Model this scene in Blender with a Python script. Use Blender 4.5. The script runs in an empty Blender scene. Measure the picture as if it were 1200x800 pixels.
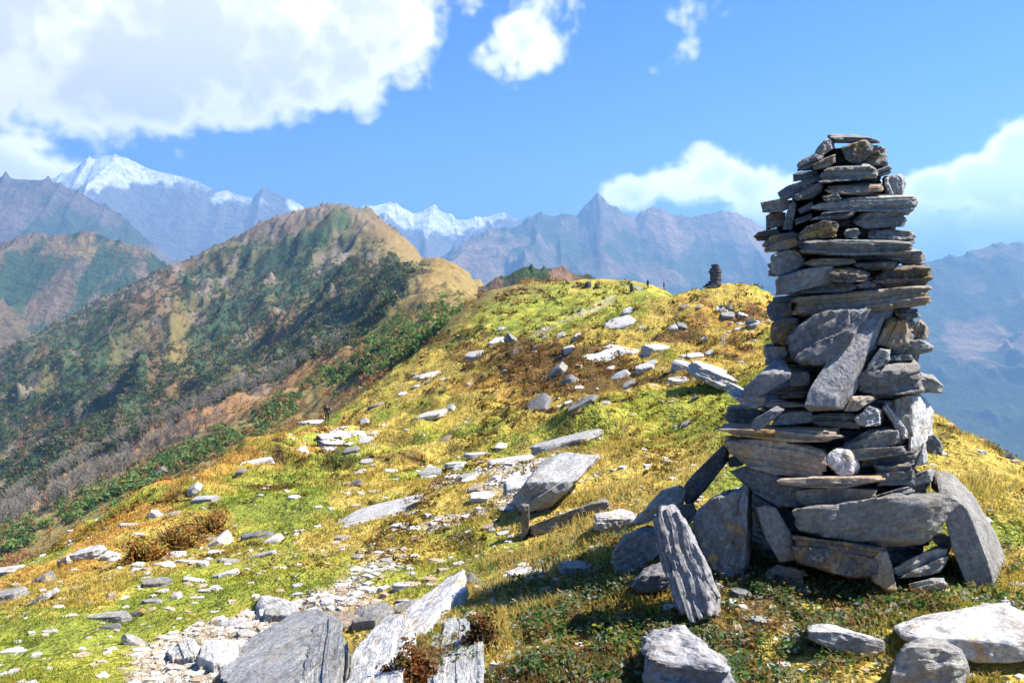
HAZE = 1.55e-4; SKY_S = .062; CLOUD_S = .6; EXPO = 1.7
import bpy, bmesh, math, random
import numpy as np
from mathutils import Matrix, Vector
R = math.radians
scene = bpy.context.scene
COL = scene.collection
rng = np.random.default_rng(7)
random.seed(7)

# ------------------------------------------------------------------ noise
def _h(ix, iy, iz, seed):
    n = (ix.astype(np.int64) * 374761393 + iy.astype(np.int64) * 668265263 + iz.astype(np.int64) * 2147483647 + seed * 974634777) & 0xFFFFFFFF
    n = ((n ^ (n >> 13)) * 1274126177) & 0xFFFFFFFF
    n = ((n ^ (n >> 16)) * 2246822519) & 0xFFFFFFFF
    return ((n ^ (n >> 15)) & 0xFFFFFF) / float(0xFFFFFF)

def vn2(x, y, seed=0):
    """value noise 2D in -1..1"""
    x = np.asarray(x, float); y = np.asarray(y, float)
    ix = np.floor(x); iy = np.floor(y); fx = x - ix; fy = y - iy
    ix = ix.astype(np.int64); iy = iy.astype(np.int64); z = np.zeros_like(ix)
    ux = fx * fx * fx * (fx * (fx * 6 - 15) + 10); uy = fy * fy * fy * (fy * (fy * 6 - 15) + 10)
    a = _h(ix, iy, z, seed); b = _h(ix + 1, iy, z, seed); c = _h(ix, iy + 1, z, seed); d = _h(ix + 1, iy + 1, z, seed)
    return 2 * (a + (b - a) * ux + (c - a) * uy + (a - b - c + d) * ux * uy) - 1

def vn3(p, seed=0):
    x, y, z = p[..., 0], p[..., 1], p[..., 2]
    ix = np.floor(x); iy = np.floor(y); iz = np.floor(z)
    fx, fy, fz = x - ix, y - iy, z - iz
    ix = ix.astype(np.int64); iy = iy.astype(np.int64); iz = iz.astype(np.int64)
    s = lambda f: f * f * (3 - 2 * f)
    ux, uy, uz = s(fx), s(fy), s(fz)
    r = 0
    for dx in (0, 1):
        for dy in (0, 1):
            for dz in (0, 1):
                w = (ux if dx else 1 - ux) * (uy if dy else 1 - uy) * (uz if dz else 1 - uz)
                r = r + w * _h(ix + dx, iy + dy, iz + dz, seed)
    return 2 * r - 1

def fbm2(x, y, oct=4, seed=0, gain=.5):
    r = 0; a = 1; t = 0
    for o in range(oct):
        c, s = math.cos(.6 * o + .4), math.sin(.6 * o + .4)
        r = r + a * vn2((c * x - s * y) * 2 ** o + 17.3 * o, (s * x + c * y) * 2 ** o - 9.1 * o, seed + o)
        t += a; a *= gain
    return r / t * 1.35

def rid2(x, y, oct=4, seed=0, gain=.5):
    r = 0; a = 1; t = 0; w = 1
    for o in range(oct):
        c, s = math.cos(.7 * o + .2), math.sin(.7 * o + .2)
        n = 1 - np.abs(vn2((c * x - s * y) * 2 ** o + 7.7 * o, (s * x + c * y) * 2 ** o + 3.1 * o, seed + o)) * 1.15
        n = n * n * w; w = np.clip(n * 1.6, 0.15, 1)
        r = r + a * n; t += a; a *= gain
    return r / t

def sst(a, b, x):
    t = np.clip((x - a) / (b - a), 0, 1)
    return t * t * (3 - 2 * t)

# ------------------------------------------------------------------ camera
EYE = 1.6
F = 900.0                                    # focal length in units of the 1200 px wide photograph
PITCH = math.atan(70 / 900)                  # looks slightly down
cp, sp = math.cos(PITCH), math.sin(PITCH)
cam_d = bpy.data.cameras.new('camera'); cam = bpy.data.objects.new('camera', cam_d); COL.objects.link(cam)
cam_d.sensor_width = 36; cam_d.lens = 27; cam_d.clip_start = .1; cam_d.clip_end = 90000
cam.location = (0, 0, EYE); cam.rotation_euler = (math.pi / 2 - PITCH, 0, 0)
scene.camera = cam

def ray(px, py):
    u = (np.asarray(px, float) - 600) / F; v = -(np.asarray(py, float) - 400) / F
    dy = cp + v * sp; dz = -sp + v * cp
    return u / dy, dz / dy                   # x and z per metre of y
def P(px, py, Y):
    rx, rz = ray(px, py)
    return np.stack([rx * Y, Y + 0 * rx, EYE + rz * Y], -1)
def proj(x, y, z):
    dz = z - EYE
    d = y * cp - dz * sp; v = y * sp + dz * cp
    d = np.maximum(d, .05)
    return 600 + F * x / d, 400 - F * v / d

# ------------------------------------------------------------------ object helpers
def link(o, parent=None):
    COL.objects.link(o)
    if parent is not None: o.parent = parent
    return o
def mesh_np(name, verts, quads=None, tris=None, smooth=True):
    me = bpy.data.meshes.new(name)
    verts = np.ascontiguousarray(verts, dtype=np.float32)
    me.vertices.add(len(verts)); me.vertices.foreach_set('co', verts.ravel())
    q = np.zeros((0, 4), np.int32) if quads is None else np.asarray(quads, np.int32)
    t = np.zeros((0, 3), np.int32) if tris is None else np.asarray(tris, np.int32)
    loops = np.concatenate([q.ravel(), t.ravel()])
    starts = np.concatenate([np.arange(len(q)) * 4, len(q) * 4 + np.arange(len(t)) * 3]).astype(np.int32)
    tot = np.concatenate([np.full(len(q), 4), np.full(len(t), 3)]).astype(np.int32)
    me.loops.add(len(loops)); me.loops.foreach_set('vertex_index', loops.astype(np.int32))
    me.polygons.add(len(starts)); me.polygons.foreach_set('loop_start', starts); me.polygons.foreach_set('loop_total', tot)
    me.update(calc_edges=True)
    me.polygons.foreach_set('use_smooth', np.full(len(starts), smooth, dtype=bool))
    return me
def set_col(me, rgb, name='albedo'):
    a = me.attributes.new(name, 'FLOAT_COLOR', 'POINT')
    c = np.ones((len(rgb), 4), np.float32); c[:, :3] = rgb
    a.data.foreach_set('color', c.ravel())
def tag(o, label, cat, group=None):
    o['label'] = label; o['category'] = cat
    if group: o['group'] = group
    return o
def obj(name, me, mat, parent=None, kind=None):
    o = bpy.data.objects.new(name, me)
    if mat is not None and not me.materials: me.materials.append(mat)
    if kind: o['kind'] = kind
    return link(o, parent)
def empty(name, loc, label, cat, group=None):
    o = bpy.data.objects.new(name, None); o.location = loc; o.empty_display_size = .1
    link(o); return tag(o, label, cat, group)
def grid_quads(nr, nc):
    i = np.arange(nr - 1)[:, None] * nc + np.arange(nc - 1)[None, :]
    return np.stack([i, i + 1, i + nc + 1, i + nc], -1).reshape(-1, 4)

# ------------------------------------------------------------------ materials
class NT:
    def __init__(s, name):
        s.m = bpy.data.materials.new(name); s.m.use_nodes = True; s.t = s.m.node_tree
        s.t.nodes.clear(); s.out = s.t.nodes.new('ShaderNodeOutputMaterial')
    def n(s, kind, ins=None, **kw):
        nd = s.t.nodes.new('ShaderNode' + kind)
        for k, v in kw.items(): setattr(nd, k, v)
        for k, v in (ins or {}).items():
            if isinstance(v, bpy.types.NodeSocket): s.t.links.new(v, nd.inputs[k])
            else: nd.inputs[k].default_value = v
        return nd
    def math(s, op, a, b=0.0, c=0.0): return s.n('Math', {0: a, 1: b, 2: c}, operation=op).outputs[0]
    def mix(s, f, a, b, bt='MIX'):
        nd = s.t.nodes.new('ShaderNodeMix'); nd.data_type = 'RGBA'; nd.blend_type = bt
        for k, v in ((0, f), (6, a), (7, b)):
            if isinstance(v, bpy.types.NodeSocket): s.t.links.new(v, nd.inputs[k])
            else: nd.inputs[k].default_value = (*v, 1) if k and len(v) == 3 else v
        return nd.outputs[2]
    def ramp(s, f, stops, interp='LINEAR'):
        nd = s.t.nodes.new('ShaderNodeValToRGB'); s.t.links.new(f, nd.inputs[0]); r = nd.color_ramp; r.interpolation = interp
        while len(r.elements) < len(stops): r.elements.new(.5)
        for e, (p, c) in zip(r.elements, stops):
            e.position = p; e.color = (*c, 1) if not isinstance(c, float) else (c, c, c, 1)
        return nd.outputs[0]
    def mr(s, v, a, b, c=0., d=1., smooth=False):
        return s.n('MapRange', {0: v, 1: a, 2: b, 3: c, 4: d}, interpolation_type='SMOOTHSTEP' if smooth else 'LINEAR').outputs[0]
    def noise(s, vec, scale, detail=4, rough=.55, dist=0.):
        return s.n('TexNoise', {'Vector': vec, 'Scale': scale, 'Detail': detail, 'Roughness': rough, 'Distortion': dist}).outputs[0]
    def done(s, bsdf): s.t.links.new(bsdf, s.out.inputs[0]); return s.m

def rock_mat(name, c0, c1, c2, lichen=.35, orange=0.0, rough=.85, lich_col=(.36, .37, .30)):
    """foliated schist: streaks along the bedding, blotches, lichen crusts, pitted bump"""
    k = NT(name)
    tc = k.n('TexCoord').outputs['Object']; rnd = k.n('ObjectInfo').outputs['Random']
    off = k.n('CombineXYZ', {0: k.math('MULTIPLY', rnd, 37.), 1: k.math('MULTIPLY', rnd, 91.), 2: k.math('MULTIPLY', rnd, 53.)}).outputs[0]
    v = k.n('VectorMath', {0: tc, 1: off}, operation='ADD').outputs[0]
    st = k.n('Mapping', {0: v, 3: (1.2, 1.6, 9.)}).outputs[0]
    n1 = k.noise(v, 3.2, 5, .6); n2 = k.noise(st, 4.0, 6, .65, .4); n3 = k.noise(v, 38., 4, .7); n4 = k.noise(v, 11., 4, .6)
    col = k.mix(k.mr(n2, .32, .68), c0, c1)
    col = k.mix(k.mr(n1, .42, .72, 0, .85), col, c2)
    col = k.mix(k.mr(n3, .35, .62, 0., .75), col, k.mix(1., col, (.40, .40, .42), 'MULTIPLY'))
    dirt = k.mix(k.mr(k.noise(v, 6.3, 5, .65), .52, .66, 0, .6), col, (.16, .125, .085))
    l1 = k.mr(n4, .60 - .12 * lichen, .64, 0, 1); l2 = k.mr(k.noise(v, 46., 3, .6), .42, .56)
    col = k.mix(k.math('MULTIPLY', k.math('MULTIPLY', l1, l2), .25 + .75 * lichen), dirt, lich_col)
    if orange:
        o1 = k.mr(k.noise(v, 4.7, 4, .6), .60 - .16 * orange, .66, 0, 1)
        col = k.mix(k.math('MULTIPLY', k.math('MULTIPLY', o1, l2), .9), col, (.42, .22, .03))
    val = k.math('MULTIPLY_ADD', k.n('ObjectInfo').outputs['Random'], .5, .75)
    col = k.mix(1., col, k.n('CombineColor', {0: val, 1: val, 2: val}).outputs[0], 'MULTIPLY')
    h = k.math('MULTIPLY_ADD', n2, .9, k.math('MULTIPLY_ADD', n3, .35, k.math('MULTIPLY', n4, .7)))
    b = k.n('Bump', {'Strength': .9, 'Distance': .03, 'Height': h})
    p = k.n('BsdfPrincipled', {'Base Color': col, 'Roughness': rough, 'Normal': b.outputs[0], 'Specular IOR Level': .3})
    return k.done(p.outputs[0])

M = {}
M['slate'] = rock_mat('dark slate', (.105, .106, .108), (.215, .212, .205), (.31, .30, .285), .35, .06)
M['grey'] = rock_mat('grey schist', (.22, .212, .20), (.33, .31, .285), (.42, .395, .36), .4, .0)
M['dark'] = rock_mat('weathered dark slate', (.035, .038, .045), (.07, .075, .085), (.11, .11, .115), .2, .0)
M['light'] = rock_mat('light grey schist', (.27, .27, .275), (.38, .375, .365), (.47, .46, .44), .25, .0)
M['pale'] = rock_mat('pale schist', (.44, .425, .41), (.58, .56, .535), (.66, .64, .615), .15, .03, .8, (.42, .42, .37))
M['tan'] = rock_mat('tan schist', (.30, .22, .15), (.40, .31, .23), (.45, .39, .32), .2, .3)
M['ochre'] = rock_mat('slate with orange lichen', (.07, .075, .08), (.13, .13, .13), (.20, .19, .17), .4, 1.0)
M['mauve'] = rock_mat('mauve grey schist', (.20, .19, .20), (.27, .26, .265), (.34, .33, .33), .2, .0)

def leaf_mat(name, trans=.45, rough=.6):
    k = NT(name)
    c = k.n('Attribute', attribute_name='albedo').outputs[0]
    d = k.n('BsdfDiffuse', {0: c}).outputs[0]; t = k.n('BsdfTranslucent', {0: k.mix(1., c, (1.0, .95, .7), 'MULTIPLY')}).outputs[0]
    return k.done(k.n('MixShader', {0: trans, 1: d, 2: t}).outputs[0])
M['grass'] = leaf_mat('grass blades', .5)
M['leaf'] = leaf_mat('small leaves', .5)
M['tree'] = leaf_mat('hillside foliage', .35)

def ground_mat():
    k = NT('alpine ground')
    c = k.n('Attribute', attribute_name='albedo').outputs[0]
    pos = k.n('NewGeometry').outputs['Position']
    n1 = k.noise(pos, 9., 6, .65); n2 = k.noise(pos, 60., 4, .7); n3 = k.noise(pos, .16, 8, .68)
    f = k.math('MULTIPLY', k.mr(n1, .25, .75, .62, 1.38), k.mr(n2, .25, .75, .6, 1.4))
    f = k.math('MULTIPLY', f, k.mr(n3, .3, .7, .72, 1.28))
    col = k.mix(1., c, k.n('CombineColor', {0: f, 1: f, 2: f}).outputs[0], 'MULTIPLY')
    h = k.math('MULTIPLY_ADD', n1, 1., k.math('MULTIPLY', n2, .3))
    b = k.n('Bump', {'Strength': .8, 'Distance': .05, 'Height': h})
    big = k.n('Bump', {'Strength': .9, 'Distance': 2.5, 'Height': n3, 'Normal': b.outputs[0]})
    p = k.n('BsdfPrincipled', {'Base Color': col, 'Roughness': .95, 'Normal': big.outputs[0], 'Specular IOR Level': .1})
    return k.done(p.outputs[0])
M['ground'] = ground_mat()

def mountain_mat(name, sc, dist):
    k = NT(name)
    c = k.n('Attribute', attribute_name='albedo').outputs[0]
    pos = k.n('NewGeometry').outputs['Position']
    n1 = k.noise(pos, sc, 9, .68)
    f = k.mr(n1, .3, .7, .65, 1.35)
    col = k.mix(1., c, k.n('CombineColor', {0: f, 1: f, 2: f}).outputs[0], 'MULTIPLY')
    b = k.n('Bump', {'Strength': 1., 'Distance': dist, 'Height': n1})
    p = k.n('BsdfPrincipled', {'Base Color': col, 'Roughness': .95, 'Normal': b.outputs[0], 'Specular IOR Level': .05})
    return k.done(p.outputs[0])
# ------------------------------------------------------------------ terrain: one height field from the feet to the far side of the ridge
PROF = {
 -350: [(900,4),(800,6),(765,9),(810,15),(850,40),(800,110),(740,250),(640,420),(560,650),(480,900),(420,1100),(560,1600)],
 0: [(800,4.0),(740,5.6),(700,7.8),(664,12),(745,22),(790,50),(720,120),(640,250),(588,420),(530,560),(460,800),(409,1030),(520,1550)],
 150: [(800,4.0),(700,6.6),(640,10.5),(600,15),(577,21),(650,40),(680,80),(620,150),(565,250),(512,430),(440,650),(380,850),(333,1080),(430,1550)],
 300: [(800,3.6),(700,6.2),(620,11),(560,20),(530,30),(505,46),(550,80),(550,130),(495,260),(448,450),(380,700),(305,1050),(258,1200),(380,1600)],
 390: [(800,3.4),(700,5.9),(600,12.5),(540,25),(510,48),(486,85),(520,130),(468,230),(412,430),(345,700),(280,1000),(236,1200),(340,1600)],
 480: [(800,3.1),(650,7.6),(560,16),(500,36),(455,72),(416,115),(428,150),(392,250),(358,430),(318,700),(284,960),(400,1600)],
 560: [(800,3.0),(650,7),(560,14),(500,30),(440,60),(385,105),(347,160),(350,230),(336,400),(316,640),(430,1000),(500,1600)],
 620: [(800,2.9),(650,6.6),(560,11),(480,33),(430,50),(390,85),(352,130),(337,175),(347,240),(480,420),(700,900),(900,1600)],
 700: [(800,2.95),(720,3.75),(660,4.7),(620,6.3),(560,9.8),(500,17),(450,36),(410,50),(375,95),(350,135),(337,175),(400,300),(640,600),(1000,1600)],
 780: [(800,2.9),(700,3.75),(650,4.2),(605,5.4),(560,8.2),(500,15),(450,28),(415,38),(385,56),(352,110),(337,155),(430,300),(720,600),(1100,1600)],
 850: [(800,2.9),(690,3.95),(640,4.45),(600,5.4),(560,7.4),(500,13.5),(440,30),(390,50),(345,68),(336,76),(390,100),(600,250),(900,600)],
 920: [(800,2.9),(690,4.05),(640,4.7),(560,7.2),(480,13.5),(430,27),(380,48),(343,72),(420,100),(700,250),(1000,700),(1150,1600)],
 1000: [(800,2.9),(690,4.2),(560,6.8),(470,11.5),(430,17),(440,30),(600,70),(900,250)],
 1100: [(800,2.95),(690,4.2),(570,6.3),(486,9.5),(520,13),(700,30),(1000,100),(1100,600),(1200,1600)],
 1200: [(800,3.0),(690,4.2),(600,5.7),(553,7.5),(600,10),(800,25),(1100,100)],
 1400: [(800,3.1),(720,4.2),(660,5.6),(640,7),(800,12),(1100,40),(1200,300),(1250,1600)],
 1650: [(850,3.1),(760,4.5),(740,6),(900,12),(1250,40)],
}
OFF = 1.5; LS = .55
cps = []
for px, L in PROF.items():
    for py, Y in L:
        x, y, z = P(px, py, Y); cps.append((x / (y + OFF), math.log(y + OFF) * LS, (z - EYE) / (y + OFF)))
for x, y, z in [(-3, 0, -.3), (0, 0, 0), (3, 0, .02), (-1, 1.2, -.05), (1.5, 1.2, 0), (-4, 1.5, -.6), (4, 1.5, 0), (0, -.4, 0)]:
    cps.append((x / (y + OFF), math.log(y + OFF) * LS, (z - EYE) / (y + OFF)))
cps = np.array(cps)
def tps_fit(p, v, lam=2e-5):
    n = len(p); d2 = ((p[:, None] - p[None]) ** 2).sum(-1)
    K = np.where(d2 > 0, d2 * np.log(d2 + 1e-12), 0) + lam * np.eye(n) * n
    A = np.zeros((n + 3, n + 3)); A[:n, :n] = K; A[:n, n] = 1; A[:n, n + 1:] = p; A[n, :n] = 1; A[n + 1:, :n] = p.T
    return np.linalg.solve(A, np.concatenate([v, np.zeros(3)]))
W = tps_fit(cps[:, :2], cps[:, 2])
def tps(a, l):
    r = W[-3] + W[-2] * a + W[-1] * l
    for i in range(len(cps)):
        d2 = (a - cps[i, 0]) ** 2 + (l - cps[i, 1]) ** 2
        r = r + W[i] * d2 * np.log(d2 + 1e-12)
    return r
NR, NC = 940, 900
A0, A1 = -1.02, 1.02; L0, L1 = math.log(OFF - .3), math.log(1600 + OFF)
ga = np.linspace(A0, A1, NC); gl = np.linspace(L0, L1, NR)
ca = np.linspace(A0, A1, 170); cl = np.linspace(L0, L1, 190)
CA, CL = np.meshgrid(ca, cl); CS = tps(CA, CL * LS)
def bil(G, a, l, na, nl):
    fa = np.clip((a - A0) / (A1 - A0) * (na - 1), 0, na - 1.001); fl = np.clip((l - L0) / (L1 - L0) * (nl - 1), 0, nl - 1.001)
    ia = fa.astype(int); il = fl.astype(int); ta = fa - ia; tl = fl - il
    return (G[il, ia] * (1 - ta) + G[il, ia + 1] * ta) * (1 - tl) + (G[il + 1, ia] * (1 - ta) + G[il + 1, ia + 1] * ta) * tl
GA, GL = np.meshgrid(ga, gl)
GY = np.exp(GL) - OFF; GX = GA * (GY + OFF)
S = bil(CS, GA, GL, 170, 190)
GZ = EYE + S * (GY + OFF)
BX, BY = proj(GX, GY, GZ)                   # where the smooth form lies; used only to lay out ground cover
far = sst(130, 320, GY); mid = sst(14, 45, GY) * (1 - sst(200, 500, GY))
near = 1 - sst(25, 70, GY)
wx = GX + 6 * vn2(GX / 23., GY / 23., 3); wy = GY + 6 * vn2(GX / 23. + 50, GY / 23., 4)
# hummocks underfoot, turf steps, then gullies and crags on the ridge
GZ += near * (.030 * fbm2(GX / .28, GY / .28, 3, 11) + .075 * fbm2(GX / 1.1, GY / 1.1, 3, 12) * sst(2, 6, GY) + .10 * vn2(GX / 3.7, GY / 3.7, 13) * sst(4, 9, GY))
steps = rid2(GX / 5.5 + .2 * GY, GY / 9., 3, 15)
GZ += sst(9, 22, GY) * (1 - sst(120, 220, GY)) * (.80 * (steps - .4) + .40 * fbm2(GX / 1.9, GY / 2.6, 3, 16))
GZ += mid * 1.0 * fbm2(wx / 16., wy / 22., 3, 17) * .55
gul = rid2(wx / 150., wy / 210., 5, 21); crag = rid2(wx / 46., wy / 60., 4, 25)
dsl = sst(260, 650, GY)
crest = np.exp(-((BY - np.interp(BX, [0,150,300,390,480,560,620], [409,333,258,236,284,316,337])) / 16.) ** 2) * far
GZ += dsl * (1 - .88 * crest) * (46 * (gul - .42) + 13 * (crag - .4)) + far * (1 - .8 * crest) * (8.0 * (crag - .4) + 4.5 * (rid2(wx / 15., wy / 24., 3, 31) - .4) + 2.2 * fbm2(GX / 9., GY / 12., 3, 27))
GZ += crest * far * (.25 + .75 * sst(450, 415, BX)) * (6.0 * (rid2(GX / 22., GY / 40., 3, 29) - .35) + 9.0 * (rid2(GX / 9., GY / 20., 3, 30) - .4))
def Hz(x, y):
    return bil(GZ, np.asarray(x) / (np.asarray(y) + OFF), np.log(np.asarray(y) + OFF), NC, NR)
_ys = np.exp(np.linspace(math.log(2.0), math.log(1500), 5000))
def hit(px, py):
    """first point of the ground along the sight line through a pixel of the photograph"""
    rx, rz = ray(px, py)
    d = EYE + rz * _ys - Hz(rx * _ys, _ys)
    k = np.argmax(d < 0) if (d < 0).any() else len(_ys) - 1
    y = _ys[k]; return np.array([rx * y, y, Hz(rx * y, y)])

# -------------------------------------------------- ground colours (albedo only)
def blob(px, py, cx, cy, rx, ry): return np.exp(-(((px - cx) / rx) ** 2 + ((py - cy) / ry) ** 2))
def segd(px, py, pts):
    d = np.full(np.shape(px), 1e9)
    for (x0, y0), (x1, y1) in zip(pts[:-1], pts[1:]):
        t = np.clip(((px - x0) * (x1 - x0) + (py - y0) * (y1 - y0)) / ((x1 - x0) ** 2 + (y1 - y0) ** 2), 0, 1)
        d = np.minimum(d, np.hypot(px - x0 - t * (x1 - x0), py - y0 - t * (y1 - y0)))
    return d
def lerp(a, b, t): return a + (np.asarray(b) - a) * t[..., None]
LIME = (.30, .305, .045); GOLD = (.41, .305, .068); ORNG = (.43, .22, .05); BROWN = (.12, .065, .028); DIRT = (.40, .33, .25); GREEN = (.11, .18, .03); OLIVE = (.17, .15, .04); STRAW = (.52, .40, .17)
def near_masks(x, y, px, py):
    n1 = fbm2(x / 2.2, y / 2.8, 4, 41); n2 = fbm2(x / .7, y / .9, 3, 43); n3 = fbm2(x / 9., y / 14., 4, 45)
    n4 = fbm2(px / 40., py / 14., 4, 47)
    lime = .42 * n1 + .35 * n3 + .4 * n4 + .06 + .75 * blob(px, py, 80, 770, 190, 45) + .55 * blob(px, py, 300, 690, 150, 45) + .6 * blob(px, py, 640, 370, 130, 26) \
         + .5 * blob(px, py, 520, 500, 130, 30) + .55 * blob(px, py, 760, 470, 90, 30) + .5 * blob(px, py, 330, 590, 130, 40) + .3 * blob(px, py, 740, 345, 80, 10) - .6 * blob(px, py, 640, 440, 110, 40) - .5 * blob(px, py, 850, 380, 70, 40) - .5 * blob(px, py, 690, 580, 90, 50)
    orng = .42 * n1 + .45 * n4 - .15 + .9 * np.exp(-(segd(px, py, [(-60, 690), (100, 640), (180, 590), (240, 545), (330, 505), (390, 490)]) / 30.) ** 2) + .45 * blob(px, py, 640, 440, 120, 45) + .35 * blob(px, py, 850, 385, 80, 40) + .4 * blob(px, py, 20, 740, 80, 30) + .3 * blob(px, py, 540, 560, 90, 40)
    brown = .42 * n2 + .55 * n4 - .30 + .62 * blob(px, py, 645, 440, 85, 38) + .4 * blob(px, py, 850, 385, 70, 38) + .35 * blob(px, py, 400, 545, 70, 30) + .4 * blob(px, py, 530, 400, 60, 20) + .5 * blob(px, py, 640, 425, 110, 22) + .8 * blob(px, py, 705, 434, 50, 12) + .5 * blob(px, py, 590, 345, 40, 10) + .8 * blob(px, py, 760, 790, 190, 60) + .7 * blob(px, py, 900, 700, 130, 50) + .4 * blob(px, py, 680, 375, 60, 14)
    dirt = .55 * n2 + .35 * n1 - .50 + .85 * np.exp(-(segd(px, py, [(160, 790), (300, 730), (400, 690), (470, 640), (540, 590), (640, 560)]) / 26.) ** 2) + .5 * np.exp(-(segd(px, py, [(400, 610), (520, 560), (640, 545)]) / 14.) ** 2) + .5 * blob(px, py, 350, 770, 220, 40) + .5 * blob(px, py, 430, 508, 60, 14)
    path = np.exp(-(segd(px, py, [(622, 397), (660, 378), (700, 362), (722, 352)]) / 2.6) ** 2)
    return [sst(.0, .35, m) for m in (lime, orng, brown, dirt)] + [path]
def near_col(x, y, px, py, m=None):
    lime, orng, brown, dirt, path = near_masks(x, y, px, py) if m is None else m
    c = np.zeros(np.shape(x) + (3,)) + np.array(GOLD)
    c = lerp(c, ORNG, orng * .8); c = lerp(c, LIME, lime * .92); c = lerp(c, BROWN, brown * .88); c = lerp(c, DIRT, dirt * .85); c = lerp(c, (.42, .36, .24), path * .8)
    g = sst(.25, .6, fbm2(x / 1.5, y / 2., 3, 49) + .6 * lime - .3)
    return lerp(c, GREEN, g * lime * .45)
def mid_masks(x, y, px, py):
    q1 = fbm2(x / 34., y / 44., 5, 51); q2 = fbm2(px / 46., py / 34., 5, 53); q3 = fbm2(px / 17., py / 11., 4, 55)
    # distance across the belts that run from lower left up to the saddle
    lo = np.interp(px, [0, 100, 200, 300, 400, 500, 560], [640, 597, 545, 500, 440, 385, 350])      # near edge of the green belt
    cr = np.interp(px, [0, 100, 200, 300, 400, 450, 480, 520, 560], [596, 540, 495, 452, 405, 370, 335, 300, 280])      # crease under the big face
    flank = sst(-6, 8, py - cr + 5 * q3)
    green = np.exp(-((py - lo + 3 + 9 * q3) / 13.) ** 2) * flank * sst(-.35, .25, q2 + .5 * q3 + .15)
    green = np.maximum(green, .95 * blob(px, py, 470, 395, 60, 26) * (q3 > -.35))
    bare = np.exp(-((py - (lo - 27) + 8 * q3) / 8.) ** 2) * sst(300, 170, px) * sst(-.4, .1, q3 + .3 * q2 + .2) + .8 * np.exp(-((py - cr + 5 * q3) / 6.) ** 2) * sst(440, 280, px)
    green = green * sst(548, 500, px) * sst(-.55, .05, q3 + .4 * q1 + .15)
    bare = bare * .85
    rust = flank * sst(-.25, .35, q2 + .5 * sst(200, 420, px)) * sst(530, 440, px + 30 * q3)
    gold = .9 * blob(px, py, 505, 300, 46, 24) * sst(455, 475, px) + blob(px, py, 210, 400, 13, 45) + .9 * np.exp(-(segd(px, py, [(425, 262), (470, 282), (520, 304), (575, 326)]) / 13.) ** 2)
    rock = sst(.05, .45, .8 * q3 + .5 * q1 - .15) * (1 - flank)
    return flank, green, bare, rust, np.clip(gold, 0, 1), rock, q1, q2, q3
def mid_col(x, y, px, py, crest_=0.):
    flank, green, bare, rust, gold, rock, q1, q2, q3 = mid_masks(x, y, px, py)
    c = np.zeros(np.shape(x) + (3,)) + np.array((.045, .075, .04))
    c = lerp(c, (.115, .10, .04), sst(-.25, .3, q1 + .4 * q3)); c = lerp(c, (.18, .145, .125), rock * .75)
    c = lerp(c, (.14, .08, .045), sst(.05, .5, q2 - .3 * q3) * .8)
    c = lerp(c, (.27, .20, .07), flank * .85); c = lerp(c, (.235, .125, .055), rust * .85)
    c = lerp(c, (.11, .16, .05), np.clip(green, 0, 1) * .9); c = lerp(c, (.27, .22, .18), np.clip(bare, 0, 1) * .6)
    c = lerp(c, (.235, .16, .055), gold * .9)
    cr2 = sst(.2, .8, crest_ + .5 * q3 * (crest_ > .05)) * sst(470, 400, px)
    return lerp(c, (.17, .13, .105), cr2 * .7)
PXg, PYg = proj(GX, GY, GZ)
nm = near_masks(GX, GY, BX, BY)
Cn = near_col(GX, GY, BX, BY, nm); Cm = mid_col(GX, GY, BX, BY, crest)
wfar = sst(115, 175, GY + 25 * sst(560, 480, BX) - 30 * sst(600, 700, BX))
GC = lerp(Cn, Cm, wfar) if False else Cn + (Cm - Cn) * wfar[..., None]
gm = mesh_np('ground', np.stack([GX, GY, GZ], -1).reshape(-1, 3), quads=grid_quads(NR, NC))
set_col(gm, GC.reshape(-1, 3))
obj('ground', gm, M['ground'], kind='structure')

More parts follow.
